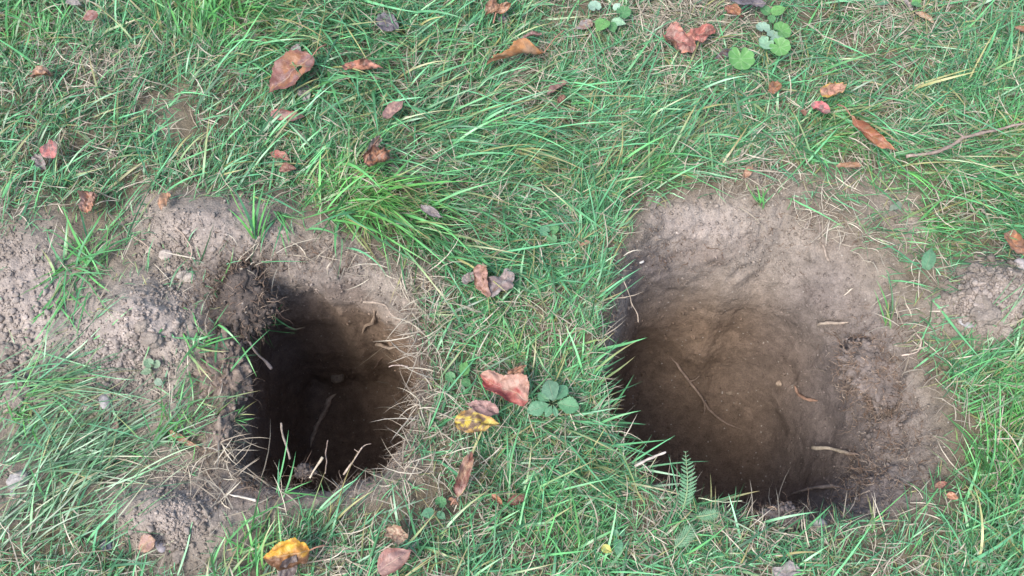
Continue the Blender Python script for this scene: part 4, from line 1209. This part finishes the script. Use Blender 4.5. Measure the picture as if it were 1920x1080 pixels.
stick('exposed_root', 'thick dark root leaning up from the floor of the narrow hole', 'root', [(580, 838, .006), (588, 805, .008), (605, 775, .010), (622, 748, .012), (634, 733, .010)], .0045, .0062, (.42, .33, .25), RG, mode='hit', n=24)
def freeroot(label, pts, r0, r1, col, n=20, branches=(), dark=None, group=RG):
    return stick('exposed_root', label, 'root', pts, r0, r1, col, group, n=n, mode='over', branches=branches, dark=dark)
freeroot('thin bent root rising at the front of the narrow hole', [(544, 862, -.02), (538, 838, -.015), (530, 815, -.01), (528, 794, 0.0)], .0016, .0011, (.27, .22, .18))
freeroot('straight root slanting over the dark left of the narrow hole', [(462, 632, -.005), (480, 660, -.02), (496, 676, -.03), (507, 692, -.04)], .0014, .0022, (.20, .16, .14))
freeroot('pale short root tip on the front lip of the narrow hole', [(580, 898, .002), (592, 878, .004), (605, 857, .006)], .0011, .0016, (.46, .38, .28))
freeroot('forked wiry root rising from the front lip of the narrow hole', [(644, 890, .0), (660, 868, .004), (672, 848, .006), (680, 838, .01)], .0013, .0009, (.36, .28, .22), branches=[[(676, 842, .008), (686, 834, .01), (696, 832, .01)], [(672, 848, .006), (664, 842, .01)]])
freeroot('thin wiry root in front of the dark floor of the narrow hole', [(610, 888, .0), (613, 868, .0), (611, 848, -.004), (616, 826, 0.0)], .0009, .0006, (.27, .2, .16))
freeroot('hooked pale root on the right back lip of the narrow hole', [(681, 567, -.012), (705, 568, -.006), (722, 574, -.004), (733, 590, -.004), (752, 602, .0)], .0017, .0013, (.30, .235, .18))
stick('exposed_root', 'splintered woody root along the back wall of the narrow hole', 'root', [(676, 624, .006), (690, 608, .008), (703, 594, .009), (710, 582, .007)], .0024, .0036, (.27, .20, .145), RG, mode='hit', n=18)
stick('exposed_root', 'broken stub of root in the right wall of the narrow hole', 'root', [(702, 641, .007), (720, 642, .009), (738, 645, .009), (748, 648, .004)], .0046, .0032, (.28, .215, .16), RG, mode='hit', n=16)
stick('exposed_root', 'fine red brown rootlet on the wall below the broken stub', 'root', [(702, 692, .003), (710, 680, .004), (719, 668, .003)], .0011, .0008, (.30, .2, .15), RG, mode='hit', n=12)
freeroot('pale twig end poking from the right lip of the narrow hole', [(730, 688, -.02), (748, 684, -.01), (766, 688, -.004)], .0008, .0011, (.38, .3, .25))
stick('exposed_root', 'small tan root flakes under the torn sod in the narrow hole', 'root', [(534, 610, .006), (548, 612, .006), (562, 611, .006), (572, 611, .004)], .0034, .0015, (.33, .26, .18), RG, mode='hit', n=14)
stick('exposed_root', 'long curved root across the floor of the wide hole', 'root', [(1255, 668, .002), (1276, 690, .006), (1294, 712, .010), (1312, 744, .010), (1332, 772, .009), (1360, 794, .008), (1392, 806, .003)],   .0036, .0022, (.26, .19, .145), RG, mode='hit',
      branches=[[(1294, 712, .01), (1304, 702, .012), (1308, 694, .012)], [(1318, 752, .01), (1318, 764, .012), (1319, 776, .01)]])
stick('exposed_root', 'short orange brown root in the right wall of the wide hole', 'root', [(1492, 722, .004), (1500, 738, .007), (1516, 746, .008), (1536, 750, .005)], .0026, .0036, (.27, .165, .115), RG, mode='hit', n=16)
stick('cut_stick', 'pale cut stick poking from the lower right wall of the wide hole', 'stick', [(1543, 836, .024), (1562, 843, .018), (1586, 850, .008), (1610, 854, .001)], .0036, .0032, (.44, .37, .28), RG, mode='hit', n=16, dark=(.30, .22, .17))
stick('exposed_root', 'dark split root at the front rim of the wide hole', 'root', [(1482, 938, .010), (1505, 930, .012), (1530, 922, .010), (1560, 914, .004), (1576, 910, .001)], .0020, .0044, (.27, .22, .19), RG, mode='hit', n=20)
stick('exposed_root', 'pale root end on the right slope of the wide hole', 'root', [(1534, 611, .006), (1550, 606, .010), (1570, 602, .009), (1592, 606, .003)], .0036, .0024, (.36, .29, .225), RG, mode='hit', n=16)
stick('exposed_root', 'thick curved rootlet high on the right slope of the wide hole', 'root', [(1536, 452, .004), (1546, 466, .006), (1552, 480, .006), (1555, 490, .003)], .0020, .0024, (.33, .265, .21), RG, mode='hit', n=12)
stick('exposed_root', 'dark curved rootlets beside the thick one above the wide hole', 'root', [(1505, 436, .006), (1516, 426, .008), (1518, 412, .007), (1536, 400, .003)], .0012, .0014, (.32, .26, .22), RG, mode='hit', n=14, branches=[[(1518, 414, .007), (1512, 424, .008), (1508, 438, .006)], [(1530, 404, .005), (1537, 424, .006), (1537, 444, .004)]])
stick('exposed_root', 'little white root stub on the right slope of the wide hole', 'root', [(1584, 556, .006), (1592, 548, .007), (1601, 541, .004)], .0014, .0017, (.52, .44, .35), RG, mode='hit', n=10)
freeroot('long thin root dangling at the left lip of the wide hole', [(1166, 520, .004), (1178, 545, -.004), (1186, 572, -.02), (1196, 592, -.03), (1197, 604, -.034)], .0010, .0006, (.36, .29, .22))
freeroot('pale twig crossing the front left lip of the wide hole', [(1190, 873, .012), (1204, 866, .016), (1228, 857, .018), (1250, 848, .02)], .0018, .0013, (.42, .36, .31), branches=[[(1202, 867, .015), (1214, 878, .012), (1222, 888, .01)]])
freeroot('thin straw stem over the dark front of the wide hole', [(1310, 935, .01), (1330, 938, .014), (1358, 941, .014), (1390, 939, .012)], .0008, .0006, (.40, .42, .28))
freeroot('looping root on the right side slope of the wide hole', [(1690, 666, .0), (1724, 656, .002), (1726, 636, .004), (1718, 628, .006)], .0012, .0010, (.42, .33, .26))
freeroot('pale thin root end on the front bank below the narrow hole', [(427, 925, .008), (452, 931, .010), (480, 938, .008)], .0010, .0016, (.52, .46, .38))
freeroot('curved thin rootlet on the soil heap above the narrow hole', [(222, 402, .004), (242, 438, .006), (268, 456, .006), (288, 470, .004)], .0010, .0008, (.38, .29, .22), group='thin roots on the upper soil heap')
freeroot('second thin rootlet right of the curved one on the heap', [(328, 424, .004), (345, 444, .006), (357, 464, .006), (359, 486, .004)], .0010, .0009, (.40, .31, .24), group='thin roots on the upper soil heap')

# ------------------------------------------------------------------ torn sod hanging on the pit edges
def sod(label, centre, size, col, nroots, seed, drop=-.006, rx=0.0):
    nroots = int(nroots * .9)
    p = over(*centre, drop)
    root = empty('sod_clump', p)
    tag(root, label, 'sod', 'torn sod clumps on the pit edges')
    bv, bf = ico(5)
    o = rng.uniform(0, 40, 3)
    d = 1 + .30 * fbm(bv + o, 1.3, 2, .5, seed) + .34 * (np.abs(fbm(bv + o, 4.0, 4, .7, seed + 2)) - .4)
    P = bv * d[:, None] * np.array(size)
    c = np.array(col) * (1 + .25 * fbm(bv + o, 5, 2, .5, seed))[:, None]
    link_mesh('soil_lump', P, bf, M_SOIL, c, parent=root)
    k = rng.integers(0, len(P), nroots)
    nrm = P[k] / np.linalg.norm(P[k], axis=1, keepdims=True)
    ok = nrm[:, 2] > -.5
    k = k[ok]; n = len(k)
    tone = rng.random((n, 1)) ** 1.2
    cR = np.array([.34, .25, .18]) * tone + np.array([.14, .09, .065]) * (1 - tone)
    v, f, cc = blade_mesh(P[k], rng.uniform(0, 6.28, n), rng.uniform(.008, .036, n), R(1) * rng.uniform(-25, 45, n), R(1) * rng.uniform(-70, 5, n), (.0005 + .0020 * rng.random(n) ** 2.5), 6, rng.normal(0, 1.3, n), np.zeros(n), cR, cR, wig=.35, tube=3, clamp=False)
    kk = rng.integers(0, len(P), 260); kk = kk[P[kk, 2] > -.3 * size[2]]
    nn_ = P[kk] / np.linalg.norm(P[kk], axis=1, keepdims=True)
    cv, cf, c3 = lumps(P[kk], .001 + .003 * rng.random(len(kk)) ** 2, nn_, 1, np.array(col) * rng.uniform(.7, 1.5, (len(kk), 1)))
    cb = link_mesh('soil_crumbs', cv, cf, M_SOIL, c3, parent=root); cb['kind'] = 'stuff'
    ob = link_mesh('root_fibres', v, f, M_ROOT, cc, parent=root); ob['kind'] = 'stuff'
    return root
sod('dark torn sod flap hanging over the left back of the narrow hole', (440, 560), (.050, .058, .013), (.095, .076, .064), 900, 3, -.014)
sod('rooty sod bulge on the left side of the narrow hole', (420, 700), (.034, .060, .026), (.20, .155, .125), 420, 9, -.012)
sod('small fringe of sod at the front left of the narrow hole', (408, 810), (.026, .045, .022), (.20, .16, .13), 260, 13, -.010)
sod('mat of roots and soil on the right slope of the wide hole', (1650, 690), (.050, .050, .012), (.16, .13, .112), 1700, 21, -.050)
sod('shaggy root knot at the front rim of the wide hole', (1462, 966), (.022, .012, .008), (.14, .115, .105), 90, 27, -.014)
sod('little root knot at the front lip of the narrow hole', (572, 884), (.011, .007, .005), (.085, .07, .063), 60, 33, -.018)
